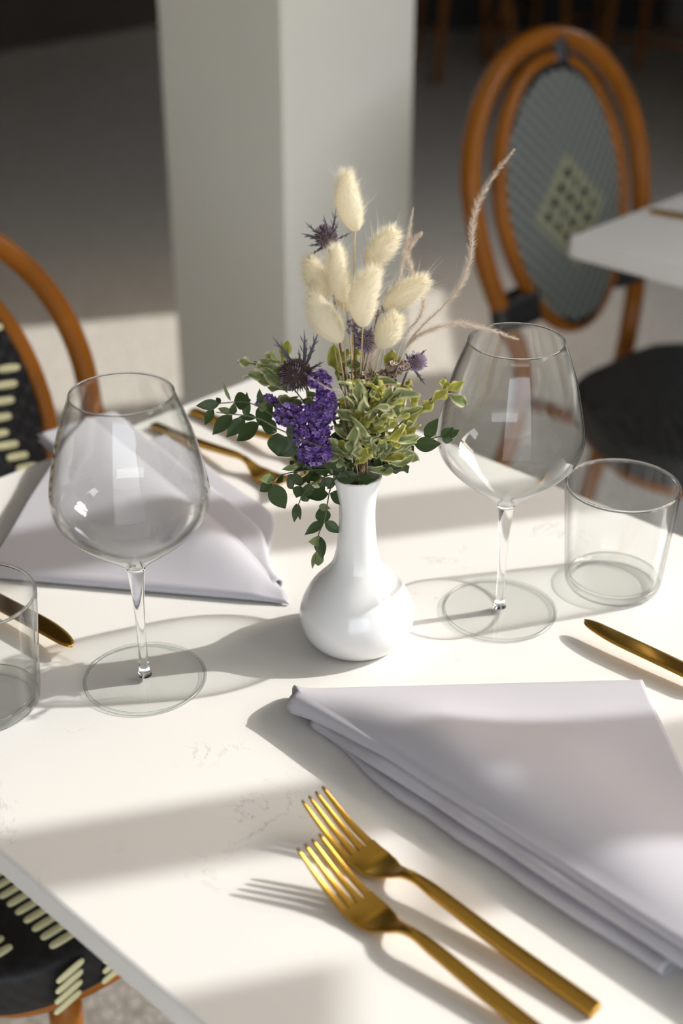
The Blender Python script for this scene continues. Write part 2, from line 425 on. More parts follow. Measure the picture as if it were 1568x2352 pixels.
# ------------------------------------------------------------------ tables
def make_table(name, label, cu, cn, lu, ln, thick, zt=TZ):
    c = table_frame(cu, cn)
    t = thing(name, label, 'table', (c.x, c.y, 0), ROT_U)
    mb = MB(); r = 0.012; lo = []
    hx, hy = lu/2, ln/2
    for cx, cy_, a0 in ((hx-r, hy-r, 0), (-hx+r, hy-r, PI/2), (-hx+r, -hy+r, PI), (hx-r, -hy+r, 1.5*PI)):
        for k in range(7):
            a = a0 + PI/2*k/6; lo.append((cx + r*math.cos(a), cy_ + r*math.sin(a)))
    secs = []
    e = 0.0022
    def shrink(p, d): return (p[0]*(1-d/hx), p[1]*(1-d/hy))
    for z, d in ((zt-thick, e), (zt-thick+e, 0), (zt-e, 0), (zt-0.3*e, 0.3*e), (zt, e)):
        secs.append([V((*shrink(p, d), z)) for p in lo])
    loft(mb, secs)
    top = mb.build('tabletop', M['quartz'], t, smooth=False)
    mb = MB(); lathe(mb, [(0, 0.0), (0.175, 0.0), (0.175, 0.012), (0.05, 0.03), (0.032, 0.05), (0.032, zt-thick-0.02), (0.1, zt-thick-0.012), (0.1, zt-thick), (0, zt-thick)], 40)
    mb.build('pedestal', M['black_metal'], t, smooth=False)
    return t, top
t_main, top_main = make_table('dining_table', 'white veined quartz dining table set with the flowers and wine glasses', (-0.99-0.16)/2, (0.309+0.917)/2, 0.83, 0.608, 0.0204)
t_right, top_right = make_table('dining_table', 'pale dining table behind, in shade, its corner poking in at right', -1.033+0.40, 1.498+0.31, 0.80, 0.62, 0.026)
top_main.cycles.is_caustics_receiver = True

# ------------------------------------------------------------------ chairs
HA, HZC, HB, HXS, HREC, HY = 0.208, 0.727, 0.206, 0.13, 0.25, -0.19
IA, IZC, IB = 0.150, 0.702, 0.200
def back_y(z): return HY - HREC*(z-0.45)
def capsule(mb, c, ax, ay, az, L, W, H, mat):
    """rounded strip lying on a surface: centre c, long axis ax, width ay, normal az."""
    prof = []
    for k in range(12):
        a = 2*PI*k/12; x = math.copysign(abs(math.cos(a))**0.6, math.cos(a)); y = math.copysign(abs(math.sin(a))**0.6, math.sin(a))
        prof.append((x*L/2, y*W/2))
    low = [c + ax*x + ay*y for x, y in prof]; mid = [c + ax*x*0.97 + ay*y*0.92 + az*H*0.7 for x, y in prof]
    hi = [c + ax*x*0.85 + ay*y*0.6 + az*H for x, y in prof]
    loft(mb, [low, mid, hi], mat)
def hoop_pts(dy=0.0, grow=0.0):
    pts = []
    foot = [(-0.185, -0.30+0.0, 0.0), (-0.160, -0.245, 0.2), (-0.135, -0.20, 0.40)]
    for x, y, z in foot: pts.append(V((x, y+dy, z)))
    for k in range(1, 7):
        z = 0.45 + (HZC-0.45)*k/7; x = HXS + (HA+grow-HXS)*math.sin(k/7*PI/2); pts.append(V((-x, back_y(z)+dy, z)))
    for k in range(25):
        t = PI - PI*k/24; z = HZC + (HB+grow)*math.sin(t); pts.append(V(((HA+grow)*math.cos(t), back_y(z)+dy, z)))
    for k in range(6, 0, -1):
        z = 0.45 + (HZC-0.45)*k/7; x = HXS + (HA+grow-HXS)*math.sin(k/7*PI/2); pts.append(V((x, back_y(z)+dy, z)))
    for x, y, z in foot[::-1]: pts.append(V((-x, y+dy, z)))
    return pts
def oval_pt(t, k=1.0):
    z = IZC + IB*math.sin(t)*k
    x = IA*math.cos(t)*k*(1 - 0.10*max(0, -math.sin(t)))
    return V((x, back_y(z)+0.002, z))
def weave_grid(mb, P, inside, nx, ny, colf, bulge):
    """woven sheet: P(i,j)->point, colour per vertex."""
    idx = {}; vs = []; cs = []
    for i in range(nx+1):
        for j in range(ny+1):
            if inside(i, j):
                idx[i, j] = len(vs); vs.append(P(i, j)); cs.append(colf(i, j))
    fs = [(idx[i, j], idx[i+1, j], idx[i+1, j+1], idx[i, j+1]) for i in range(nx) for j in range(ny)
          if (i, j) in idx and (i+1, j) in idx and (i+1, j+1) in idx and (i, j+1) in idx]
    mb.add(vs, fs, 0, col=cs)
def make_chair(name, label, pale, double):
    t = thing(name, label, 'chair')
    mb = MB(); tube(mb, smooth_path(hoop_pts(), 110), 0.0160 if pale else 0.0122, 12)
    mb.build('back_frame', M['rattan'], t)
    if double:
        mb = MB(); tube(mb, smooth_path(hoop_pts(-0.024, 0.006), 110), 0.0135, 12)
        mb.build('rear_hoop', M['rattan'], t)
    mb = MB(); tube(mb, [oval_pt(2*PI*k/72) for k in range(72)], 0.0122 if pale else 0.0098, 10, closed=True)
    mb.build('inner_hoop', M['rattan'], t)
    # woven back panel
    mb = MB(); NX, NZ = 104, 160
    def PP(i, j):
        x = -0.15 + 0.30*i/NX; z = IZC-0.22 + 0.44*j/NZ
        b = 0.0004*math.sin(i*PI/2)
        return V((x, back_y(z) + 0.004 + 0.010*(1-(x/0.15)**2) + b + (0.0012 if (i//4+j//4) % 2 else 0), z))
    def inside(i, j):
        x = -0.15 + 0.30*i/NX; z = IZC-0.22 + 0.44*j/NZ
        s = (z-IZC)/IB; return (x/(IA*(1-0.10*max(0, -s))))**2 + s*s < 0.985
    def colf(i, j):
        x = -0.15 + 0.30*i/NX; z = IZC-0.22 + 0.44*j/NZ
        rim = (x/IA)**2 + ((z-IZC)/IB)**2
        if pale:
            if rim > 0.87: return (0.012, 0.013, 0.016)
            zc_ = z-IZC+0.02; d = abs(x)/0.088 + abs(zc_)/0.088
            if d < 1:
                a = (x + zc_)/0.0375; b = (x - zc_)/0.0375
                dot = math.cos(2*PI*(a+.5)) + math.cos(2*PI*(b+.5))
                return (0.006, 0.008, 0.012) if dot > 0.75 and d < 0.86 else ((0.34, 0.34, 0.22) if (i//4 + j//4) % 2 else (0.13, 0.13, 0.09))
            return (0.235, 0.25, 0.225) if (i//4 + j//4) % 2 else (0.055, 0.062, 0.058)
        k = 0.012 if (i//2 + j//2) % 2 else 0.006
        return (k, k*1.05, k*1.25)
    weave_grid(mb, PP, inside, NX, NZ, colf, 0)
    if not pale:
        nrm = V((0, 1, HREC)).normalized()
        for row in range(-14, 15):
            z = IZC + row*0.0146
            for kcol in range(-3, 4):
                tri = abs(((row/5.0) % 2) - 1)
                x = kcol*0.052 + (tri-0.5)*0.040
                s = (z-IZC)/IB; lim = IA*math.sqrt(max(0, 1-s*s))*(1-0.10*max(0, -s)) - 0.020
                if abs(x) > lim: continue
                c = V((x, back_y(z)+0.004+0.010*(1-(x/0.15)**2)+0.0012, z))
                capsule(mb, c, V((0.985, 0, 0.17)), V((-0.17, -HREC*0.98, 0.98)).normalized(), nrm, 0.027, 0.0085, 0.0022, 1)
    mb.build('back_panel', [M['weave'], M['cream_strip']], t, colour=True)
    # bindings
    mb = MB(); zt_ = HZC+HB
    lo = IZC+IB-0.004
    pth = [V((0, back_y(lo)+0.004, lo)), V((0, back_y(zt_)+0.001, zt_+0.002))]
    secs = []
    for kk in range(6):
        p = pth[0].lerp(pth[1], kk/5) + V((-0.022, 0, -0.002))
        secs.append([p + V((0.016*math.cos(a), (0.019 if not double else 0.026)*math.sin(a) - (0.010 if double else 0), 0.008*math.sin(a)*0)) for a in [2*PI*q/14 for q in range(14)]])
    loft(mb, secs); mb.build('binding', M['wrap'], t)
    for s in (-1, 1):
        mb = MB(); zz = 0.560; th = math.asin((zz-IZC)/IB); op = oval_pt(th)
        xo = HXS + (HA-HXS)*math.sin((zz-0.45)/(HZC-0.45)*PI/2)
        secs = []
        for kk in range(5):
            z = zz - 0.022 + 0.044*kk/4
            xa, xb = abs(op.x)-0.006, xo+0.019
            cx, hx = (xa+xb)/2, (xb-xa)/2
            secs.append([V((s*(cx + hx*math.copysign(abs(math.cos(a))**0.5, math.cos(a))), back_y(z)-(0.006 if double else 0) + (0.026 if double else 0.018)*math.copysign(abs(math.sin(a))**0.6, math.sin(a)), z)) for a in [2*PI*q/16 for q in range(16)]])
        loft(mb, secs); mb.build('binding', M['wrap'], t)
    # seat: rounded woven slab
    def se(a, rx, ry, p=0.42):
        x, y = math.copysign(abs(math.cos(a))**p, math.cos(a))*rx, math.copysign(abs(math.sin(a))**p, math.sin(a))*ry
        if y < 0: y *= 0.66
        return x*narrow(y), y
    def narrow(y):              # the seat is wide in front and narrow behind
        t_ = max(0, min(1, (y+0.135)/0.20)); return 0.60 + 0.40*t_*t_*(3-2*t_)
    mb = MB(); RX, RY, CY, ZT = 0.235, 0.200, 0.004, 0.462
    NA = 180; rings = []; vs = []; cs = []; fs = []
    prof = [(k/34*0.955, ZT + 0.002*(1-k/34)) for k in range(1, 35)] + [(0.975, ZT-0.001), (0.99, ZT-0.004), (1.0, ZT-0.010), (1.0, ZT-0.020), (1.0, ZT-0.028), (1.0, ZT-0.036), (1.0, ZT-0.044), (0.985, ZT-0.049)]
    vs.append(V((0, CY, ZT))); cs.append((0.02, 0.02, 0.02))
    for pi_, (k, z) in enumerate(prof):
        for q in range(NA):
            a = 2*PI*q/NA; x, y = se(a, RX*k, RY*k, 1-0.58*min(1, k))
            vs.append(V((x, y+CY, z)))
            ck = (int(math.floor(x/0.006)) + int(math.floor(y/0.006))) % 2 if pi_ < 34 else (q//2 + pi_) % 2
            if pale: cs.append((0.060, 0.062, 0.060) if ck else (0.022, 0.022, 0.022))
            else: cs.append((0.013, 0.013, 0.015) if ck else (0.007, 0.007, 0.008))
    for q in range(NA): fs.append((0, 1+q, 1+(q+1) % NA))
    for i in range(len(prof)-1):
        for q in range(NA):
            l = (q+1) % NA; fs.append((1+i*NA+q, 1+(i+1)*NA+q, 1+(i+1)*NA+l, 1+i*NA+l))
    fs.append(tuple(1+(len(prof)-1)*NA+q for q in range(NA-1, -1, -1)))
    mb.add(vs, fs, 0, col=cs)
    if not pale:
        for r in range(-4, 5):
            for c_ in range(-14, 15):
                x = r*0.0475; y = c_*0.0129 + r*0.0028
                if y < -0.105 or abs(x) > 0.215*narrow(y)-0.004 or abs(y) > 0.178 or (abs(x)/(0.232*narrow(y)))**5 + (abs(y)/0.196)**5 > 0.80: continue
                capsule(mb, V((x, y+CY, ZT+0.0003)), V((1, 0, 0)), V((0, 1, 0)), V((0, 0, 1)), 0.0270, 0.0084, 0.0020, 1)
        for s in (-1, 1):
            for g in range(-3, 4):
                for q in range(4):
                    z = ZT-0.009-0.0105*q
                    if g in (1, 2): capsule(mb, V((s*RX*0.9995, g*0.047+q*0.002+CY, z)), V((0, 0.97, 0.24)), V((0, -0.24, 0.97)), V((s, 0, 0)), 0.0285, 0.0080, 0.0020, 1)
                    if s > 0: capsule(mb, V((g*0.047+q*0.002+0.012, s*RY*0.9995+CY, z)), V((0.97, 0, -0.24)), V((0.24, 0, 0.97)), V((0, s, 0)), 0.0285, 0.0080, 0.0020, 1)
    mb.build('seat', [M['weave'], M['cream_strip']], t, colour=True)
    mb = MB(); tube(mb, [V((*[c*0.90 for c in se(2*PI*q/64, RX, RY)], 0.404)) + V((0, CY, 0)) for q in range(64)], 0.0135, 10, closed=True)
    mb.build('seat_rail', M['rattan'], t)
    for s in (-1, 1):
        mb = MB(); tube(mb, [V((s*0.118, -0.06, 0.404)), V((s*0.1345, -0.20, 0.410))], 0.011, 10)
        mb.build('side_rail', M['rattan'], t)
    for s in (-1, 1):
        mb = MB(); tube(mb, smooth_path([V((s*0.146, 0.176, 0.41)), V((s*0.158, 0.186, 0.22)), V((s*0.170, 0.198, 0.0))], 12), 0.0145, 12)
        mb.build('leg', M['rattan'], t)
        mb = MB(); tube(mb, [V((s*0.159, 0.187, 0.2)), V((s*0.160, -0.245, 0.2))], 0.009, 10)
        mb.build('stretcher', M['rattan'], t)
    return t
def put(o, u=None, n=None, xy=None, head=0.0):
    p = table_frame(u, n) if xy is None else V((xy[0], xy[1], 0))
    o.location = (p.x, p.y, 0); o.rotation_euler = (0, 0, math.radians(head) - PI/2)
chA = make_chair('bistro_chair', 'rattan bistro chair at left, black weave with cream dashes, seat tucked under the table', False, False)
put(chA, xy=(-0.250, 1.063), head=-46.5)
chB = make_chair('bistro_chair', 'rattan bistro chair with oval grey woven back and diamond motif, behind at right', True, False)
put(chB, xy=(0.523, 1.975), head=-46.0)
for (x, y, h), lab in zip([(0.55, 6.6, 100), (1.0, 6.9, 60), (1.40, 6.3, 140)],
                          ['dim rattan chair in the dark beside the column top',
                           'dim rattan chair in the dark behind the oval chair back',
                           'dim rattan chair in the dark at the top right corner']):
    c = copy_tree(chB); c['label'] = lab; c['group'] = 'chairs in the dark background'; put(c, xy=(x, y), head=h)

# ------------------------------------------------------------------ glassware
BOWL = [(0.0066, 0.0930), (0.0100, 0.0965), (0.0185, 0.1035), (0.0300, 0.1128), (0.0405, 0.1222), (0.0480, 0.1316), (0.0514, 0.1405), (0.0521, 0.1475), (0.0513, 0.1570), (0.0457, 0.1830), (0.0398, 0.2020), (0.0332, 0.2190)]
def make_wine_glass(name, label):
    t = thing(name, label, 'wine glass', group='wine glasses on the table')
    out = curve2(BOWL, 44)
    inn = []
    for i, (r, z) in enumerate(out):
        a = out[max(0, i-1)]; b = out[min(len(out)-1, i+1)]
        tx, tz = b[0]-a[0], b[1]-a[1]; l = math.hypot(tx, tz)
        k = 0.00095 + 0.0035*max(0, 1-(z-0.093)/0.018)
        inn.append((max(0.0, r - tz/l*k), z + tx/l*k))
    inn = [p for p in inn if p[0] > 0.003]
    prof = [(0, 0.0930)] + out + [(out[-1][0]-0.00045, out[-1][1]+0.0005)] + inn[::-1] + [(0, inn[0][1]-0.0004)]
    mb = MB(); lathe(mb, prof, 96); o1 = mb.build('bowl', M['thin_glass'], t)
    mb = MB(); tube(mb, [V((math.cos(2*PI*k/120)*0.03295, math.sin(2*PI*k/120)*0.03295, 0.2194)) for k in range(120)], 0.00062, 8, closed=True); mb.build('rim', M['glass'], o1)
    st = curve2([(0.0050, 0.0042), (0.0047, 0.0060), (0.0037, 0.0095), (0.0033, 0.016), (0.0031, 0.03), (0.0032, 0.045), (0.0040, 0.066), (0.0052, 0.081), (0.0064, 0.0928)], 40)
    mb = MB(); lathe(mb, [(0, 0.0042)] + st + [(0, 0.0928)], 40); o2 = mb.build('stem', M['glass'], t)
    ft = [(0, 0.0004), (0.0398, 0.0004), (0.0406, 0.0005), (0.0410, 0.0010), (0.0411, 0.0016), (0.0408, 0.0021), (0.0402, 0.0022), (0.0390, 0.00225), (0.0370, 0.0023), (0.025, 0.0029), (0.012, 0.0036), (0.006, 0.0040), (0, 0.0040)]
    mb = MB(); lathe(mb, ft, 96); o3 = mb.build('foot', M['foot_glass'], t)
    mb = MB(); tube(mb, [V((math.cos(2*PI*k/120)*0.0421, math.sin(2*PI*k/120)*0.0421, 0.0016)) for k in range(120)], 0.00125, 10, closed=True); mb.build('foot_edge', M['edge_glass'], o3)
    o2.cycles.is_caustics_caster = True
    return t
g1 = make_wine_glass('wine_glass', 'large clear wine glass at left, standing before the far napkin')
g1.location = (-0.138, 0.800, TZ)
g2 = copy_tree(g1); g2['label'] = 'large clear wine glass to the right of the vase, beside the tumbler'; g2.location = (0.1195, 0.888, TZ)
def make_tumbler(name, label):
    prof = [(0, 0.0006), (0.0320, 0.0006), (0.0335, 0.0007), (0.0358, 0.0022), (0.0370, 0.0050), (0.0378, 0.012), (0.0405, 0.050), (0.0432, 0.0862), (0.0430, 0.0874), (0.0420, 0.0878), (0.0411, 0.0870), (0.0409, 0.0860), (0.0383, 0.050), (0.0358, 0.014), (0.0345, 0.0095), (0.0325, 0.0082), (0.030, 0.0078), (0, 0.0076)]
    mb = MB(); lathe(mb, prof, 96)
    o = mb.build(name, M['tumbler_glass'])
    mb = MB(); tube(mb, [V((math.cos(2*PI*k/120)*0.0421, math.sin(2*PI*k/120)*0.0421, 0.0872)) for k in range(120)], 0.00115, 10, closed=True); mb.build('rim', M['glass'], o)
    mb = MB(); lathe(mb, [(0.0315, 0.0009), (0.0350, 0.0010), (0.0362, 0.0028), (0.0366, 0.0060), (0.0356, 0.0080), (0.0335, 0.0074), (0.0315, 0.0009)], 96); mb.build('base_ring', M['edge_glass'], o)
    return tag(o, label, 'tumbler', 'tumblers on the table')
tu = make_tumbler('tumbler', 'low clear glass tumbler at right, beyond the gold knife'); tu.location = (0.2117, 0.927, TZ)
tu2 = copy_tree(tu); tu2['label'] = 'low clear glass tumbler cut off by the left edge'; tu2.location = (-0.2435, 0.772, TZ)

# ------------------------------------------------------------------ vase
VX, VY = 0.011, 0.853
def make_vase():
    out = curve2([(0.0300, 0.0), (0.0345, 0.0028), (0.0388, 0.0090), (0.0415, 0.0175), (0.0411, 0.0260), (0.0385, 0.0345), (0.0345, 0.0425), (0.0292, 0.0492), (0.0232, 0.0558), (0.0180, 0.0635), (0.0152, 0.0730), (0.0138, 0.0840), (0.0128, 0.1000), (0.0131, 0.1130), (0.0147, 0.1240), (0.0166, 0.1318), (0.0170, 0.1340)], 70)
    inn = [(max(0.003, r-0.0028), z) for r, z in out if z > 0.006][::-1]
    mb = MB(); lathe(mb, [(0, 0)] + out + [(0.0163, 0.1352), (0.0151, 0.1348)] + inn + [(0, 0.006)], 80)
    o = mb.build('bud_vase', M['ceramic'])
    o.location = (VX, VY, TZ)
    return tag(o, 'white glazed bulb-shaped bud vase holding the dried flowers', 'vase')
make_vase()

# ------------------------------------------------------------------ cutlery
def rr(w, h, n=12, p=0.55):
    return [(math.copysign(abs(math.cos(a))**p, math.cos(a))*w/2, math.copysign(abs(math.sin(a))**p, math.sin(a))*h/2) for a in [2*PI*k/n for k in range(n)]]
def interp(tab, x):
    for (a, *A), (b, *B) in zip(tab, tab[1:]):
        if x <= b:
            f = (x-a)/(b-a) if b > a else 0; f = f*f*(3-2*f)*0.5 + f*0.5
            return [p+(q-p)*f for p, q in zip(A, B)]
    return tab[-1][1:]
def make_fork_mesh():
    W = [(0, .0098, .0056), (.06, .0090, .0054), (.110, .0078, .0048), (.124, .0058, .0040), (.132, .0066, .0034), (.140, .0120, .0026), (.148, .0205, .0021), (.156, .0242, .0020), (.170, .0246, .0020)]
    Z = [(0, .0030), (.06, .0062), (.105, .0108), (.122, .0122), (.132, .0106), (.141, .0062), (.150, .0030), (.157, .0022), (.166, .0034), (.176, .0066), (.188, .0124), (.207, .0245)]
    P = smooth_path([V((x, z, 0)) for x, z in Z], 200)
    def zc(x):
        for a, b in zip(P, P[1:]):
            if x <= b.x: return a.y + (b.y-a.y)*(x-a.x)/max(1e-9, b.x-a.x)
        return P[-1].y
    mb = MB(); secs = []
    for x in [0, .00015] + [.168*k/68 for k in range(1, 68)] + [.16785, .168]:
        w, h = interp(W, x); cup = 0.10*max(0, min(1, (x-.138)/.012))
        secs.append([V((x, a, zc(x)+b + cup*(a*a)/0.012)) for a, b in rr(w, h, 20, 0.32)])
    loft(mb, secs)
    for i in range(4):
        y0 = (i-1.5)*0.00608; secs = []
        for k in range(18):
            f = k/17; x = .1630 + (.207-.1630)*f
            w = .0056*(1-f)**0.8 + .0019*(1-(1-f)**0.8); w = w if f < .97 else w*.6
            y = y0*(1-0.06*f)
            secs.append([V((x, y+a, zc(x)+b + 0.10*(y+a)**2/0.012*(1-0.3*f))) for a, b in rr(w, (.00204 if f > .14 else .0017)*(1-.25*f), 12, 0.4)])
        loft(mb, secs)
    return mb
def place_cut(o, end, tip):
    o.location = (end[0], end[1], TZ + (end[2] if len(end) > 2 else 0)); o.rotation_euler = (0, 0, math.atan2(tip[1]-end[1], tip[0]-end[0]))
fk = make_fork_mesh().build('fork', M['gold'])
tag(fk, 'gold fork with empty table on its left, nearest the camera', 'fork', 'gold forks')
def fork_at(o, tip_px_pt, ang):
    d = V((math.cos(ang), math.sin(ang))); e = (tip_px_pt[0]-d.x*0.207, tip_px_pt[1]-d.y*0.207)
    o.location = (e[0], e[1], TZ); o.rotation_euler = (0, 0, ang)
fork_at(fk, (-0.0190, 0.6075), math.radians(135.0))
FK = []
for lab, tip, ang in [('gold fork lying between the other near fork and the lilac napkin', (-0.0175, 0.6490), 136.0),
                      ('out-of-focus gold fork whose handle runs from behind the left wine glass', (-0.030, 1.066), -43.5),
                      ('out-of-focus gold fork half hidden behind the purple flowers', (0.006, 1.100), -43.0)]:
    c = fk.copy(); COL.objects.link(c); c['label'] = lab; fork_at(c, tip, math.radians(ang)); FK.append(c)
c = fk.copy(); COL.objects.link(c); c['label'] = 'gold fork handle on the table at the right edge'
c.location = (0.432, 1.905, TZ); c.rotation_euler = (0, 0, math.radians(-38))
def make_knife_mesh():
    mb = MB()
    # blade from x=.115 to .225, spine at -y, handle a slim bar
    secs = []
    for k in range(30):
        x = .118*k/29; h = .0054-.0012*k/29; secs.append([V((x, a, .0032 + .006*(k/29) + b)) for a, b in rr(.0096-.0025*(k/29), h, 12, 0.5)])
    loft(mb, secs)
    secs = []
    for k in range(44):
        f = k/43; x = .116 + .112*f
        lo, hi = -.0085, .0085
        g = min(1, f/.12); lo *= .42+.58*g*g*(3-2*g); hi *= .42+.58*g*g*(3-2*g)
        if f > .6:
            q = (f-.6)/.4; hi = .0085 - .0125*(1-math.sqrt(max(0, 1-q*q)))
        if f > .88:
            q = (f-.88)/.12; lo = -.0085 + .0045*(1-math.sqrt(max(0, 1-q*q)))
        c_, w = (lo+hi)/2, max(.0004, hi-lo)
        zz = .0095 + .0015*math.sin(f*2)
        secs.append([V((x, c_+a, zz+b)) for a, b in rr(w, .0020, 12, 0.7)])
    loft(mb, secs)
    return mb
kn = make_knife_mesh().build('knife', M['gold']); tag(kn, 'gold table knife at the right edge, blade tip beside the tumbler', 'knife', 'gold knives')
def knife_at(o, tip, ang):
    d = V((math.cos(ang), math.sin(ang))); o.location = (tip[0]-d.x*.228, tip[1]-d.y*.228, TZ); o.rotation_euler = (0, 0, ang)
knife_at(kn, (0.176, 0.856), math.radians(137.0))
k2 = kn.copy(); COL.objects.link(k2); k2['label'] = 'gold table knife at the left edge, its blade behind the cut-off tumbler'
knife_at(k2, (-0.190, 0.828), math.radians(-40.0))

# ------------------------------------------------------------------ napkins
def napkin_mesh(seed, spread, tip_open, LB, LD):
    """folded square of cloth: apex at the origin, plain back edge along x, three rolled folds along the diagonal, hem at x=LB."""
    D0 = V((0.003, -0.004 - 0.016*tip_open, 0)); D1 = V((LB, -LD, 0)); dd = (D1-D0).normalized(); out = V((dd.y, -dd.x, 0))
    if out.y > 0: out = -out
    rnd = random.Random(seed); o3 = V((rnd.uniform(0, 9), rnd.uniform(0, 9), 0))
    mb = MB(); NA = 80
    def sheet(rowf, a0, a1):
        rows = [rowf(a0 + (a1-a0)*k/NA) for k in range(NA+1)]; n = len(rows[0])
        mb.add([p for r in rows for p in r], [(i*n+j, i*n+j+1, (i+1)*n+j+1, (i+1)*n+j) for i in range(NA) for j in range(n-1)])
    def wob(p, amp): return amp*noise.noise(p*16 + o3)
    def ss(x): x = max(0, min(1, x)); return x*x*(3-2*x)
    def reach(a): return 0.010 + 0.17*a          # cloth available inward from the fold
    def crest(a): return (0.016 + 0.004*tip_open) * (0.35+0.65*tip_open if a < 0.01 else 1)*(1 if tip_open else (0.35+0.65*ss(a/0.25))) + 0.002*ss(a/0.22)
    def drape(a): return (0.024*ss(a/0.42)*(1-0.45*ss((a-0.7)/0.3)) if tip_open else 0.013*ss(a/0.4))
    def top(a):
        B = V((LB*a, 0, 0)); D = D0.lerp(D1, a); r = 0.0046 + 0.0042*tip_open*math.exp(-a/0.07); row = []
        r = min(r, crest(a)/2.05)
        zb = min(0.0066, crest(a)*0.6)
        row.append(B + V((0, -0.0006, 0.0004))); row.append(B + V((0, 0.0012, zb*0.5)))
        for k in range(27):
            q = k/26; p = B.lerp(D, q); h = 1-(1-q)**1.7
            zz = zb + (crest(a)-zb)*h + drape(a)*(math.sin(PI*min(1, q/1.16)**1.5) if q < 1 else math.sin(PI*(1/1.16)**1.5))
            zz -= drape(a)*math.sin(PI*(1/1.16)**1.5)*q
            zz += (0.0045*math.sin(PI*q)*math.sin(4.2*a+0.5)*min(1, a*2.5) + wob(p, 0.0022)*math.sin(PI*q))*(1 if tip_open else min(1, a*3))
            row.append(V((p.x, p.y, zz)))
        for k in range(1, 11):
            th = PI*k/10; row.append(V((D.x, D.y, crest(a))) + out*r*math.sin(th) + V((0, 0, -r + r*math.cos(th))))
        for k in range(1, 9):
            q = min(0.045, reach(a)*0.6)*k/8; row.append(V((D.x, D.y, crest(a)-2*r-0.0012*k/8)) - out*q)
        return row
    sheet(top, 0.0, 1.0)
    def strip(off, z0, z1, r, a0, a1, wav):
        def f(a):
            e = ss((a-a0)/0.22)
            D = D0.lerp(D1, a) + out*(off*(0.12 + 0.88*e)*1.0); row = []
            zt = z0 + (z1-z0)*e; rr_ = min(r, zt/2.1); inl = min(0.05, reach(a)*0.7) + off*e
            w_ = wob(D*1.5, wav); D = D + out*w_*2
            for k in range(10, 0, -1): row.append(V((D.x, D.y, zt + w_ - 0.0035*(k/10))) - out*inl*k/10)
            for k in range(0, 11):
                th = PI*k/10; row.append(V((D.x, D.y, zt+w_)) + out*(rr_*math.sin(th)) + V((0, 0, -rr_ + rr_*math.cos(th))))
            for k in range(1, 9): row.append(V((D.x, D.y, max(0.0002, zt-2*rr_+w_-0.001*k/8))) - out*inl*k/8)
            return row
        sheet(f, a0, a1)
    strip(0.0066*spread, 0.0085, 0.0170, 0.0040, 0.05, 1.0, 0.0010)
    strip(0.0132*spread, 0.0045, 0.0088, 0.0032, 0.10, 0.84, 0.0014)
    return mb
def napkin(label, seed, loc, ang, spread, tip_open, LB, LD):
    o = napkin_mesh(seed, spread, tip_open, LB, LD).build('napkin', M['cloth'])
    so = o.modifiers.new('thick', 'SOLIDIFY'); so.thickness = 0.0010; so.offset = 0
    o.location = (loc[0], loc[1], TZ+0.0008); o.rotation_euler = (0, 0, ang)
    o.cycles.is_caustics_receiver = True
    return tag(o, label, 'napkin', 'folded napkins')
napkin('folded lilac-grey cloth napkin in front, between the forks and the right knife', 1, (-0.034, 0.778), math.radians(2.5), 1.0, 1.0, 0.243, 0.292)
napkin('folded lilac-grey cloth napkin at left, seen through the left wine glass', 5, (-0.040, 0.896), math.radians(171.0), 4.0, 0.0, 0.245, 0.262)

# ------------------------------------------------------------------ bouquet
NECK = V((VX, VY, TZ + 0.128))
_sn = [0]
def cpx(cx, cy, dy=0.0):
    """bouquet point: photo position (in the close-up's pixels) on a plane dy behind the vase axis."""
    return px_at(420 + cx*0.5102, 340 + cy*0.5102, VY + dy)
def root_pts():
    """how a stem goes down through the neck into the vase."""
    _sn[0] += 1; k = _sn[0]; a = k*2.39996; r = 0.0080*math.sqrt((k % 29 + 0.5)/29)
    c = V((VX + r*math.cos(a), VY + r*math.sin(a), TZ))
    low = V((VX + 0.012*math.cos(a*1.3), VY + 0.012*math.sin(a*1.3), TZ + 0.022))
    return [low, c + V((0, 0, 0.075)), c + V((0, 0, 0.128))]
def stem_to(mb, pts, r0=0.0009, r1=0.0005, n=30):
    p = smooth_path(root_pts() + pts, n); tube(mb, p, [r0+(r1-r0)*i/(n-1) for i in range(n)], 6); return p
CAMDIR = V((0, -0.87, 0.48))
def leaf(mb, p0, p1, w, n=None, curl=0.0, wave=0.0, shape='ov', mat=0, tilt=0.0, nl=9, nw=6, fold=0.12, twist=0.0):
    d = p1-p0; L = d.length; t = d/L
    n = V(n) if n is not None else CAMDIR + V((U(-.4, .4), U(-.3, .3), U(-.35, .45)))
    side = t.cross(n).normalized(); nn = side.cross(t).normalized()
    if tilt: 
        R = Matrix.Rotation(tilt, 3, t); side = R @ side; nn = R @ nn
    vs = []; at = []; fs = []; ph = U(0, 6)
    for i in range(nl+1):
        f = i/nl
        if shape == 'ov': ww = math.sin(PI*min(1, f**0.82))**0.95
        elif shape == 'ob': ww = math.sin(PI*min(1, f**1.35))**0.8
        else: ww = math.sin(PI*f)**1.0
        ww = max(ww, 0.03)*w/2
        c = p0 + d*f + nn*(curl*L*(math.sin(PI*f*0.9) - f*0.4))
        if twist: Rt = Matrix.Rotation(twist*f, 3, t); sd, nf = Rt @ side, Rt @ nn
        else: sd, nf = side, nn
        for j in range(nw+1):
            s = 2*j/nw - 1
            z = abs(s)*fold*w*0.5 + wave*w*math.sin(f*9 + ph + s*1.5)*abs(s)
            vs.append(c + sd*s*ww + nf*z); at.append(abs(s) if 0 < i < nl else 1.0)
    for i in range(nl):
        for j in range(nw):
            a = i*(nw+1)+j; fs.append((a, a+1, a+nw+2, a+nw+1))
    mb.add(vs, fs, mat, attr=at)
KP = 0.00016          # metres per close-up pixel near the flowers
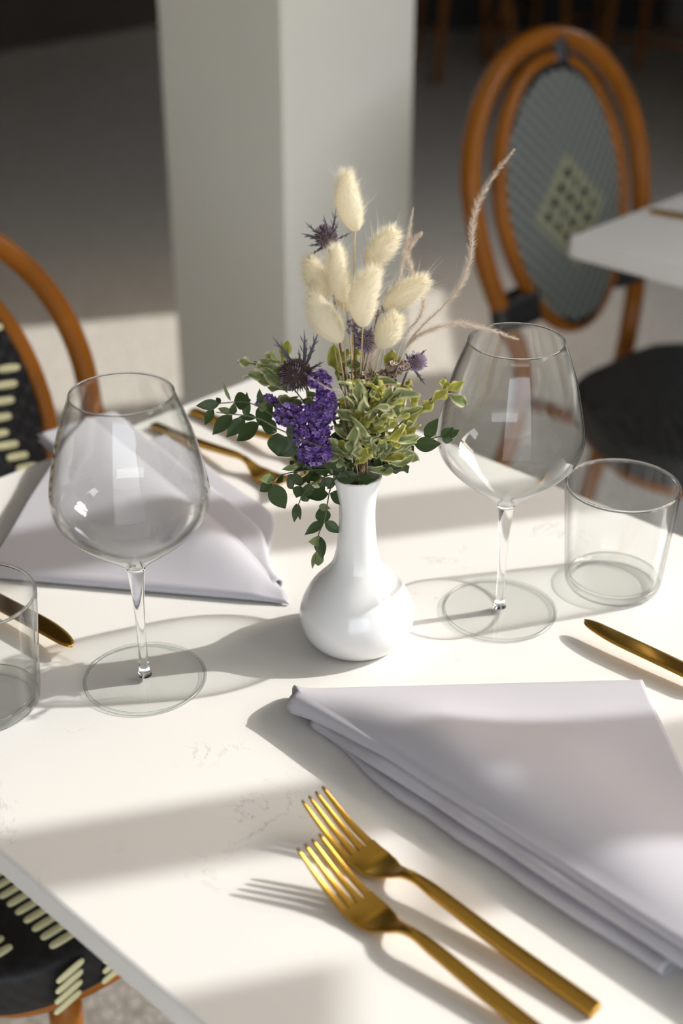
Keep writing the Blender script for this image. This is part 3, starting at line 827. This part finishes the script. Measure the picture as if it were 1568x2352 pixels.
def sprig(name, label, cat, group, stems, leaves, mats, stem_mat, dy=0.0, extra=None):
    t = thing(name, label, cat, tuple(NECK), 0, group)
    inv = Matrix.Translation(-NECK)
    ms = MB(); 
    for st in stems:
        stem_to(ms, [cpx(x, y, dy + (z or 0) + (0.012 if i_ == 0 else 0.004)) for i_, (x, y, z) in enumerate(st)], 0.0006, 0.00035)
    ms.v = [tuple(V(p) - NECK) for p in ms.v]
    ms.build('stem', stem_mat, t)
    ml = MB()
    for L in leaves:
        (x0, y0), (x1, y1), w = L[:3]; kw = L[3] if len(L) > 3 else {}
        kw = dict(kw); z0 = kw.pop('z0', 0); z1 = kw.pop('z1', U(-.008, .008))
        leaf(ml, cpx(x0, y0, dy+z0), cpx(x1, y1, dy+z1), w*KP*(1.12 if group == GE else 1.15), **kw)
    if extra: extra(ml)
    ml.v = [tuple(V(p) - NECK) for p in ml.v]
    ml.build('leaves', mats, t, attr=True)
    return t
GE = 'eucalyptus sprigs in the vase'; GV = 'variegated sprigs in the vase'
E = dict(curl=0.06)
lt = dict(mat=1, curl=0.1)
sprig('eucalyptus_sprig', 'long dark eucalyptus sprig reaching left toward the left wine glass', 'eucalyptus', GE,
      [[(700, 1380, -.02), (560, 1320, -.03), (430, 1265, -.03), (330, 1215, -.03), (200, 1195, -.03), (150, 1190, -.03)], [(690, 1390, -.02), (540, 1290, -.02), (400, 1200, -.02), (290, 1145, -.02), (160, 1150, -.02)]],
      [((165, 1150), (58, 1160), 42, E), ((138, 1172), (98, 1248), 36, E), ((222, 1203), (134, 1292), 58, E), ((280, 1215), (195, 1302), 55, E), ((346, 1238), (244, 1318), 62, E),
       ((232, 1140), (308, 1135), 66, E), ((285, 1215), (288, 1098), 34, E), ((222, 1200), (230, 1145), 30, E), ((340, 1245), (408, 1152), 78, E), ((335, 1150), (385, 1165), 60, lt), ((225, 1195), (158, 1172), 26, lt),
       ((215, 1138), (180, 1052), 14, lt), ((170, 1150), (150, 1124), 20, E), ((420, 1280), (345, 1225), 60, E), ((425, 1283), (428, 1388), 80, E), ((510, 1310), (425, 1385), 84, E), ((510, 1318), (480, 1230), 52, E), ((350, 1150), (345, 1082), 26, E), ((330, 1215), (250, 1212), 30, E)],
      [M['euc'], M['euc_light']], M['stem_green'], -0.02)
sprig('eucalyptus_sprig', 'eucalyptus sprig trailing down over the front of the vase neck', 'eucalyptus', GE,
      [[(700, 1480, -.022), (665, 1530, -.030), (650, 1600, -.034), (635, 1680, -.036), (610, 1740, -.040), (602, 1800, -.042), (596, 1870, -.043)]],
      [((655, 1558), (553, 1572), 56, E), ((662, 1555), (760, 1595), 56, E), ((612, 1612), (665, 1622), 30, lt), ((635, 1690), (622, 1612), 62, E), ((634, 1680), (548, 1742), 40, dict(mat=0, curl=.1)), ((638, 1680), (708, 1732), 44, E),
       ((622, 1765), (563, 1772), 40, lt), ((612, 1745), (630, 1850), 50, E), ((612, 1818), (608, 1880), 42, lt), ((602, 1815), (582, 1895), 22, lt), ((690, 1505), (610, 1500), 40, E), ((690, 1490), (650, 1535), 30, E)],
      [M['euc'], M['euc_light']], M['stem_green'], -0.0)
sprig('eucalyptus_sprig', 'short eucalyptus sprig drooping low at the left of the vase mouth', 'eucalyptus', GE,
      [[(690, 1450, -.02), (560, 1450, -.025), (450, 1470, -.028), (400, 1500, -.03)], [(690, 1470, -.02), (600, 1500, -.03), (540, 1560, -.035), (515, 1620, -.036)]],
      [((410, 1488), (345, 1492), 40, lt), ((392, 1510), (460, 1622), 74, E), ((400, 1505), (348, 1545), 42, E), ((470, 1470), (492, 1535), 56, E), ((500, 1460), (530, 1520), 44, E), ((430, 1485), (450, 1505), 40, E), ((520, 1440), (445, 1448), 28, lt),
       ((530, 1520), (510, 1575), 48, E), ((545, 1530), (560, 1590), 60, E), ((512, 1600), (500, 1685), 30, E), ((520, 1600), (528, 1675), 22, E), ((560, 1510), (620, 1440), 46, E), ((590, 1500), (640, 1545), 52, E), ((545, 1560), (590, 1500), 40, E)],
      [M['euc'], M['euc_light']], M['stem_green'], -0.0)
sprig('eucalyptus_sprig', 'dark eucalyptus sprig reaching right toward the right wine glass', 'eucalyptus', GE,
      [[(850, 1420, 0), (960, 1375, 0), (1050, 1330, 0), (1150, 1300, 0), (1235, 1278, 0)]],
      [((985, 1360), (1025, 1250), 66, E), ((985, 1400), (1040, 1340), 54, E), ((1042, 1335), (1162, 1330), 60, E), ((1092, 1305), (1150, 1215), 50, E), ((1160, 1300), (1218, 1258), 36, E), ((1165, 1310), (1215, 1312), 34, E), ((1195, 1298), (1245, 1268), 32, E), ((1100, 1318), (1130, 1355), 24, lt), ((1150, 1302), (1232, 1300), 18, lt), ((960, 1380), (940, 1420), 40, E)],
      [M['euc'], M['euc_light']], M['stem_green'], 0.0)
sprig('eucalyptus_sprig', 'broad dark eucalyptus leaves lying across the vase mouth', 'eucalyptus', GE,
      [[(740, 1480, -.016), (720, 1470, -.02)]],
      [((690, 1488), (800, 1475), 52, E), ((785, 1500), (868, 1488), 44, E), ((700, 1470), (640, 1400), 60, E), ((720, 1460), (690, 1380), 60, E), ((660, 1460), (560, 1420), 50, E), ((690, 1440), (600, 1370), 50, E), ((740, 1450), (760, 1380), 50, E), ((640, 1480), (580, 1520), 48, E), ((700, 1420), (650, 1320), 60, E)],
      [M['euc'], M['euc_light']], M['stem_green'], -0.012)
W1 = dict(shape='ob', wave=0.34, curl=0.2, fold=.3, nl=14, twist=0.9)
W2 = dict(shape='ob', wave=0.24, curl=0.10, fold=.25, nl=14, twist=0.5)
sprig('pittosporum_sprig', 'pale cream-edged leafy sprig spreading to the upper left above the purple flowers', 'foliage', GV,
      [[(640, 1300, -.01), (520, 1110, -.015), (430, 1040, -.015), (350, 975, -.01), (320, 960, -.01)]],
      [((470, 1095), (350, 948), 74, W2), ((352, 992), (243, 968), 40, W1), ((385, 1022), (268, 1038), 38, W1), ((400, 1062), (330, 1045), 46, dict(shape='ob', curl=.1, mat=0)), ((430, 972), (365, 932), 44, W1), ((445, 968), (472, 864), 46, dict(shape='ob', wave=.06, mat=1)), ((400, 980), (395, 925), 40, dict(shape='ob', wave=.2, mat=1)),
       ((500, 1090), (380, 1082), 30, W1), ((520, 1120), (410, 1168), 46, W1), ((530, 1130), (620, 1160), 48, W1), ((545, 1070), (610, 1140), 36, W1), ((450, 1010), (330, 975), 38, W1), ((540, 1150), (430, 1135), 44, W1), ((480, 1060), (410, 1010), 40, W1)],
      [M['varieg'], M['varieg_y']], M['stem_green'], -0.01)
sprig('pittosporum_sprig', 'yellow-green leafy sprig reaching right in front of the right wine glass bowl', 'foliage', GV,
      [[(860, 1390, 0), (960, 1260, 0), (1040, 1190, 0), (1130, 1120, 0), (1215, 1060, 0)]],
      [((1025, 1225), (1040, 1100), 52, dict(W2, mat=1)), ((1050, 1200), (1130, 1128), 44, dict(W2, mat=1)), ((1110, 1150), (1190, 1068), 44, dict(W2, mat=1)), ((1165, 1095), (1180, 1030), 42, dict(W2, mat=1)), ((1185, 1095), (1268, 1045), 38, dict(W2, mat=1)), ((1182, 1105), (1277, 1150), 44, dict(W2, mat=0)), ((980, 1270), (1060, 1180), 44, dict(W2, mat=1)),
       ((970, 1290), (1070, 1240), 34, dict(W1, mat=1)), ((930, 1330), (960, 1230), 54, dict(W1, mat=1)), ((950, 1320), (1020, 1290), 40, dict(W1, mat=1)), ((910, 1370), (1000, 1400), 54, dict(W1, mat=1)), ((920, 1400), (1012, 1415), 36, dict(W1, mat=1)), ((930, 1350), (990, 1340), 50, dict(W1, mat=1)), ((1075, 1180), (1120, 1150), 36, dict(W2, mat=1)), ((1130, 1125), (1200, 1110), 34, dict(W2, mat=1))],
      [M['varieg'], M['varieg_y']], M['stem_green'], 0.0)
sprig('pittosporum_sprig', 'upright yellow-green leaves behind the cream heads at the middle', 'foliage', GV,
      [[(760, 1200, .01), (700, 1050, .01), (690, 920, .01)], [(850, 1250, .01), (920, 1050, .01), (930, 920, .01)]],
      [((690, 1010), (680, 880), 50, dict(W2, mat=1)), ((700, 1050), (715, 960), 46, dict(W2, mat=1)), ((695, 960), (745, 905), 40, dict(W2, mat=1)), ((760, 960), (790, 900), 44, dict(W2, mat=1)), ((920, 1020), (935, 900), 52, dict(W2, mat=1)), ((950, 1000), (985, 940), 40, dict(W2, mat=1)), ((960, 1120), (1020, 1040), 60, dict(W1, mat=1)), ((975, 1090), (1030, 1060), 44, dict(W1, mat=0)), ((720, 980), (820, 970), 44, W1), ((710, 1060), (810, 1040), 48, W1), ((700, 1010), (760, 1070), 40, W1), ((740, 1010), (830, 1010), 40, W1)],
      [M['varieg'], M['varieg_y']], M['stem_green'], 0.01)
def fill(x0, x1, y0, y1, n, mats, wr=(32, 52), z=(-.035, -.002)):
    def f(ml):
        for _ in range(n):
            x, y = U(x0, x1), U(y0, y1)
            ang = math.atan2(y-1470, x-800) + U(-1.3, 1.3); L = U(95, 165)
            zz = U(*z)
            leaf(ml, cpx(x, y, zz), cpx(x + L*math.cos(ang), y + L*math.sin(ang)*0.8, zz + U(-.016, .008)), U(*wr)*KP, shape='ob', wave=U(.2, .5), curl=U(-.25, .4), tilt=U(-1.1, 1.1), twist=U(-1.6, 1.6), fold=.35, nl=14, mat=random.choice(mats))
    return f
sprig('pittosporum_sprig', 'dense crinkled cream-edged leaves in the middle of the bouquet, right of the purple flowers', 'foliage', GV,
      [[(800, 1300, -.02), (780, 1180, -.02), (820, 1090, -.02)], [(830, 1320, -.01), (890, 1200, -.01), (920, 1120, -.01)], [(780, 1380, -.02), (740, 1290, -.03), (720, 1230, -.03)]],
      [((830, 1210), (700, 1170), 60, W1), ((840, 1230), (800, 1110), 60, W1), ((760, 1330), (690, 1280), 58, W1), ((780, 1260), (840, 1270), 50, W1), ((870, 1180), (950, 1140), 60, W1), ((740, 1380), (640, 1360), 48, W1), ((830, 1390), (800, 1330), 60, W1), ((700, 1180), (760, 1240), 54, W1)],
      [M['varieg'], M['varieg_y']], M['stem_brown'], -0.005, extra=fill(745, 940, 1110, 1430, 130, [0, 0, 0, 1]))
sprig('pittosporum_sprig', 'dark green leaves low in the bouquet just above the vase rim', 'foliage', GV,
      [[(740, 1420, .005), (700, 1380, .005)], [(880, 1440, .005), (910, 1400, .005)]],
      [((860, 1440), (920, 1370), 50, dict(shape='ob', mat=0)), ((880, 1470), (940, 1420), 50, dict(shape='ob', mat=0)), ((890, 1440), (1000, 1420), 44, dict(shape='ob', mat=1, wave=.15))],
      [M['euc'], M['varieg']], M['stem_brown'], 0.004, extra=fill(600, 900, 1340, 1450, 40, [0, 0, 0, 1], (40, 58), (-.012, .02)))

# bunny tail grass
def hair(mb, p, d, L, w, mat=0, bend=None):
    d = d.normalized(); s = d.cross(V((U(-1, 1), U(-1, 1), U(-1, 1)))).normalized()*w/2
    b = (bend or V((0, 0, 0)))
    m = p + d*L*0.55 + b*L*0.12; e = p + d*L + b*L*0.4
    mb.add([p-s, p+s, m+s*0.7, m-s*0.7, e], [(0, 1, 2, 3), (3, 2, 4)], mat)
def bunny(label, b, tip, r, dy, n=2000, awn=80):
    """b, tip in close-up pixels; r half width in close-up pixels."""
    P0, P1 = cpx(*b, dy), cpx(*tip, dy + U(-.008, .004)); ax = P1-P0; L = ax.length; a = ax/L; R = r*KP
    o = thing('bunny_tail', label, 'dried grass', tuple(NECK), 0, 'bunny tail grasses in the vase')
    x = a.orthogonal().normalized(); y = a.cross(x)
    bendv = x*U(-.08, .08) + y*U(-.08, .08)
    def prof(f): return R*max(0.02, math.sin(PI*min(1, (f*0.93+0.05)))**0.62*(1.0-0.22*f))
    def pos(f, th, k=1.0): return P0 + a*L*f + bendv*L*math.sin(PI*f) + (x*math.cos(th)+y*math.sin(th))*prof(f)*k
    mb = MB(); vs = []; fs = []; NF, NT = 14, 18
    for i in range(NF+1):
        for k in range(NT): vs.append(pos(i/NF, 2*PI*k/NT, 0.86))
    for i in range(NF):
        for k in range(NT): fs.append((i*NT+k, i*NT+(k+1) % NT, (i+1)*NT+(k+1) % NT, (i+1)*NT+k))
    mb.add(vs, fs)
    for _ in range(n):
        f = random.random()**0.9; th = U(0, 2*PI); rad = x*math.cos(th)+y*math.sin(th)
        hair(mb, pos(f, th, 0.76), rad*U(.35, .75)+a*U(.5, 1.0)+V((U(-.25, .25), U(-.25, .25), U(-.25, .25))), U(.0030, .0072), 0.00022)
    for _ in range(awn):
        f = U(.1, .95); th = U(0, 2*PI); rad = x*math.cos(th)+y*math.sin(th)
        hair(mb, pos(f, th, 0.8), rad*U(.5, 1)+a*U(.5, 1.2), U(.008, .020), 0.00017, bend=V((U(-.4, .4), U(-.4, .4), U(-.2, .4))))
    mb.v = [tuple(V(p)-NECK) for p in mb.v]
    mb.build('seed_head', M['bunny'], o)
    ms = MB(); mid = NECK.lerp(P0, 0.6) + V((U(-.003, .003), U(-.003, .003), 0))
    stem_to(ms, [mid, P0 + a*0.004], 0.00065, 0.00045)
    ms.v = [tuple(V(p)-NECK) for p in ms.v]; ms.build('stem', M['stem_straw'], o)
bunny('cream bunny tail head standing tallest, at the top of the bouquet', (778, 368), (735, 112), 64, .008)
bunny('cream bunny tail head leaning right, second highest in the bouquet', (835, 535), (955, 370), 62, .006)
bunny('large cream bunny tail head in the centre front of the cluster', (805, 795), (872, 545), 72, -.020)
bunny('cream bunny tail head pointing furthest right with long whiskers', (905, 710), (1098, 592), 60, .004, awn=110)
bunny('small cream bunny tail head lowest on the right of the cluster', (888, 895), (965, 752), 62, -.012)
bunny('large cream bunny tail head lowest on the left, leaning left', (705, 870), (580, 635), 70, -.018)
bunny('cream bunny tail head furthest left, beneath the upper thistle', (650, 660), (565, 500), 58, .002, awn=90)
bunny('slim cream bunny tail head upright in the left of the cluster', (722, 685), (690, 445), 56, -.006)
bunny('small half-hidden cream bunny tail head between the left and centre heads', (745, 735), (720, 660), 36, .006, n=1200)

# thistles
def thistle(label, c, r, dy, bracts, dirn, tip_violet=0.5, n=260):
    C_ = cpx(*c, dy); R = r*KP; d = V(dirn).normalized()
    o = thing('sea_holly', label, 'thistle', tuple(NECK), 0, 'thistles in the vase')
    x = d.orthogonal().normalized(); y = d.cross(x)
    mb = MB(); vs = []; fs = []
    for i in range(9):
        for k in range(14):
            ph = PI*i/8; th = 2*PI*k/14
            vs.append(C_ + d*R*1.15*math.cos(ph)*0.8 + (x*math.cos(th)+y*math.sin(th))*R*0.75*math.sin(ph))
    for i in range(8):
        for k in range(14): fs.append((i*14+k, i*14+(k+1) % 14, (i+1)*14+(k+1) % 14, (i+1)*14+k))
    mb.add(vs, fs)
    for q in range(n):
        z = 1-1.75*(q+.5)/n; th = q*2.39996; s = math.sqrt(max(0, 1-z*z))
        nr = d*z + (x*math.cos(th)+y*math.sin(th))*s
        p = C_ + d*R*0.9*z + (x*math.cos(th)+y*math.sin(th))*R*0.72*s
        hd = (nr + d*0.25).normalized(); L = R*U(.30, .46); sx = hd.orthogonal().normalized(); sy = hd.cross(sx); w = R*0.045
        base = [p+sx*w, p+sy*w, p-sx*w, p-sy*w]; m2 = [v + hd*L*0.6 for v in base]
        mb.add(base+m2+[p+hd*L], [(0, 1, 5, 4), (1, 2, 6, 5), (2, 3, 7, 6), (3, 0, 4, 7), (4, 5, 8), (5, 6, 8), (6, 7, 8), (7, 4, 8)], 1 if random.random() < tip_violet else 0)
    mb.v = [tuple(V(p)-NECK) for p in mb.v]; mb.build('flower_head', [M['thistle'], M['thistle_tip']], o)
    ml = MB(); base = C_ - d*R*0.75
    for bx, by, w in bracts:
        p1 = cpx(bx, by, dy+U(-.012, .012)); dd = p1-base; L = dd.length
        leaf(ml, base, p1, w*KP*.62, shape='lin', curl=U(-.12, .12), wave=.05, fold=.3, nl=8, nw=4)
        for f, s in ((.45, 1), (.5, -1), (.65, 1), (.7, -1)):
            q = base.lerp(p1, f); sd = dd.normalized().cross(CAMDIR).normalized()*s
            leaf(ml, q, q + dd.normalized()*L*.17 + sd*L*.07, w*KP*.22, shape='lin', nl=4, nw=2)
    ml.v = [tuple(V(p)-NECK) for p in ml.v]; ml.build('bracts', M['bract'], o)
    ms = MB(); stem_to(ms, [NECK.lerp(base, .55)+V((U(-.004, .004), 0, 0)), base], .0011, .0007); ms.v = [tuple(V(p)-NECK) for p in ms.v]; ms.build('stem', M['stem_brown'], o)
thistle('small grey-violet thistle high on the left, beside the tallest cream head', (645, 400), 46, .012, [(530, 385, 22), (545, 330, 12), (632, 300, 14), (690, 268, 14), (575, 480, 16), (700, 330, 12), (560, 440, 14), (700, 480, 14), (760, 380, 10)], (-.25, -.35, .9), .6)
thistle('large dark brown thistle on the left with spiky bracts, above the purple flowers', (508, 1022), 66, -.016, [(400, 845, 20), (545, 815, 22), (612, 820, 22), (430, 905, 16), (590, 880, 18), (640, 960, 18), (520, 900, 14), (640, 1000, 14), (400, 1080, 18), (560, 860, 12)], (-.45, -.7, .35), .10, 520)
thistle('small pink-violet thistle on the right edge, just left of the right wine glass', (1050, 962), 40, .004, [(1098, 905, 16), (1105, 985, 18), (1090, 1065, 18), (1000, 920, 12), (1040, 905, 12)], (.75, -.4, .35), .95)
thistle('hidden mauve thistle in the middle beneath the centre cream head', (825, 870), 46, .0, [(740, 770, 16), (850, 800, 12), (880, 900, 12), (760, 880, 14)], (.1, -.5, .8), .8)

# purple statice and dried blossoms
def blossom(mb, p, r, cols, n=5):
    d = V((U(-1, 1), U(-1, 1), U(-1, 1))) + CAMDIR*0.9; d.normalize()
    x = d.orthogonal().normalized(); y = d.cross(x); a0 = U(0, 6)
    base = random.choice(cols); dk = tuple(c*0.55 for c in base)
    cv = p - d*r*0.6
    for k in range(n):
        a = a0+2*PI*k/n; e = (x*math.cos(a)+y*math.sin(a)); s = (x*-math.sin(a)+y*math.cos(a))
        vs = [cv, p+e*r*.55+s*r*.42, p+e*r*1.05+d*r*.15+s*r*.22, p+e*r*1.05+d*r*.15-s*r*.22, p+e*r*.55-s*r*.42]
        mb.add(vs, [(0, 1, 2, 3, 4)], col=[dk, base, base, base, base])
def cluster(name, label, cat, group, blobs, cols, mat, stem_mat, dy, dens, rr_, part):
    o = thing(name, label, cat, tuple(NECK), 0, group)
    mb = MB(); ms = MB()
    for cx, cy_, rx, ry in blobs:
        c = cpx(cx, cy_, dy)
        for _ in range(int(dens*rx*ry/1000)):
            a = U(0, 2*PI); k = math.sqrt(random.random()); zz = U(-1, 1)*math.sqrt(1-k*k*.95)
            p = cpx(cx + rx*k*math.cos(a), cy_ + ry*k*math.sin(a), dy + zz*rx*KP*.8)
            blossom(mb, p, U(*rr_), cols)
            if random.random() < 0.3: tube(ms, [c + V((0, .004, -.006)), p], 0.00035, 4)
        
    stem_to(ms, [NECK.lerp(cpx(blobs[0][0], blobs[0][1], dy), .6), cpx(blobs[0][0], blobs[0][1], dy)], .001, .0007)
    for B in blobs[1:]:
        tube(ms, smooth_path([NECK.lerp(cpx(blobs[0][0], blobs[0][1], dy), .5), cpx(B[0], B[1], dy+.004)], 10), 0.0006, 5)
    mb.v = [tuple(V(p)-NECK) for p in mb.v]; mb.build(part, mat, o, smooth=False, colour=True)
    ms.v = [tuple(V(p)-NECK) for p in ms.v]; ms.build('stem', stem_mat, o)
PUR = [(.14, .065, .29), (.19, .09, .38), (.26, .14, .46), (.085, .038, .19), (.34, .22, .52)]
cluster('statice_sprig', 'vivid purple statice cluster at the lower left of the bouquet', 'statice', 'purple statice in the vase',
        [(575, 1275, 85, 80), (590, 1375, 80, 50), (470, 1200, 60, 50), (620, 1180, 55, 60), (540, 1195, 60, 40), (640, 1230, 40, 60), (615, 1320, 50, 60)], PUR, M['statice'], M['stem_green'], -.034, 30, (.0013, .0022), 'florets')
cluster('statice_sprig', 'purple statice spike rising beside the large brown thistle', 'statice', 'purple statice in the vase',
        [(615, 1050, 52, 46), (645, 1120, 42, 55), (655, 1180, 36, 44)], PUR, M['statice'], M['stem_green'], -.028, 34, (.0013, .0021), 'florets')
cluster('statice_sprig', 'small purple statice tip at the far left of the bouquet', 'statice', 'purple statice in the vase',
        [(385, 1138, 42, 26), (350, 1150, 18, 14)], PUR, M['statice'], M['stem_green'], -.016, 34, (.0012, .0019), 'florets')
DRY = [(.48, .38, .30), (.36, .26, .21), (.60, .50, .42), (.26, .17, .14)]
cluster('dried_blossom_sprig', 'beige-brown dried blossom cluster right of the purple spike, in the middle', 'dried flower', 'dried brown blossoms in the vase',
        [(865, 1060, 60, 48), (910, 1110, 50, 40), (830, 1030, 34, 26)], DRY, M['dried'], M['stem_brown'], -.016, 20, (.0012, .0019), 'blossoms')
cluster('dried_blossom_sprig', 'beige-brown dried blossom cluster beside the pink-violet thistle', 'dried flower', 'dried brown blossoms in the vase',
        [(970, 985, 50, 40), (930, 1020, 40, 36)], DRY, M['dried'], M['stem_brown'], .0, 22, (.0012, .0019), 'blossoms')
cluster('dried_blossom_sprig', 'faint mauve dried blossoms between the stems beneath the cream heads', 'dried flower', 'dried brown blossoms in the vase',
        [(770, 800, 34, 44), (830, 830, 40, 34), (880, 730, 30, 26)], [(.40, .32, .40), (.30, .22, .28), (.50, .42, .46)], M['dried'], M['stem_brown'], .004, 16, (.0010, .0016), 'blossoms')

# feathery grasses
def feather(label, pts, dy, hl=0.0045, n=1200, zs=None):
    o = thing('grass_plume', label, 'dried grass', tuple(NECK), 0, 'feathery grasses in the vase')
    P = [cpx(x, y, dy + (zs[i] if zs else 0)) for i, (x, y) in enumerate(pts)]
    ms = MB(); stem_to(ms, [NECK.lerp(P[0], .5)] + P, .0006, .00022, 60)
    ms.v = [tuple(V(p)-NECK) for p in ms.v]; ms.build('stem', M['feather'], o)
    path = smooth_path(P, 120); T, N = frames(path); mb = MB()
    for _ in range(n):
        f = random.random(); i = min(118, int(f*119)); p = path[i].lerp(path[i+1], f*119-i)
        th = U(0, 2*PI); B = T[i].cross(N[i]); rad = N[i]*math.cos(th)+B*math.sin(th)
        k = math.sin(PI*min(1, f*0.9+0.08))**.5
        hair(mb, p, rad*U(.5, 1.1)+T[i]*.8, hl*U(.7, 1.35)*k, .00020, bend=rad*-.2)
    mb.v = [tuple(V(p)-NECK) for p in mb.v]; mb.build('hairs', M['feather'], o)
feather('long feathery grass plume curving high to the upper right', [(1000, 905), (1080, 800), (1225, 655), (1292, 500), (1312, 300), (1385, 145), (1490, 8)], .0, .0056, 2000)
feather('feathery grass plume arching right over the rim of the right wine glass', [(1000, 905), (1050, 850), (1140, 808), (1250, 790), (1370, 815), (1510, 862)], -.004, .0050, 1500)
feather('curled feathery grass looping beside the right cream head', [(990, 860), (1060, 770), (1082, 690), (1040, 580), (1010, 480), (1035, 420), (1075, 382)], .006, .0054, 1300)
feather('thin straight feathery grass rising right of the second cream head', [(930, 800), (985, 540), (1012, 420), (1036, 268)], .010, .0038, 800)
feather('short wispy grass strands low in the middle of the bouquet', [(850, 1020), (845, 960), (880, 880), (960, 830), (1010, 760)], -.006, .0072, 900)
feather('wispy grass strand bending down across the purple spike', [(720, 1110), (660, 1085), (600, 1050), (575, 1035)], -.034, .0030, 120)
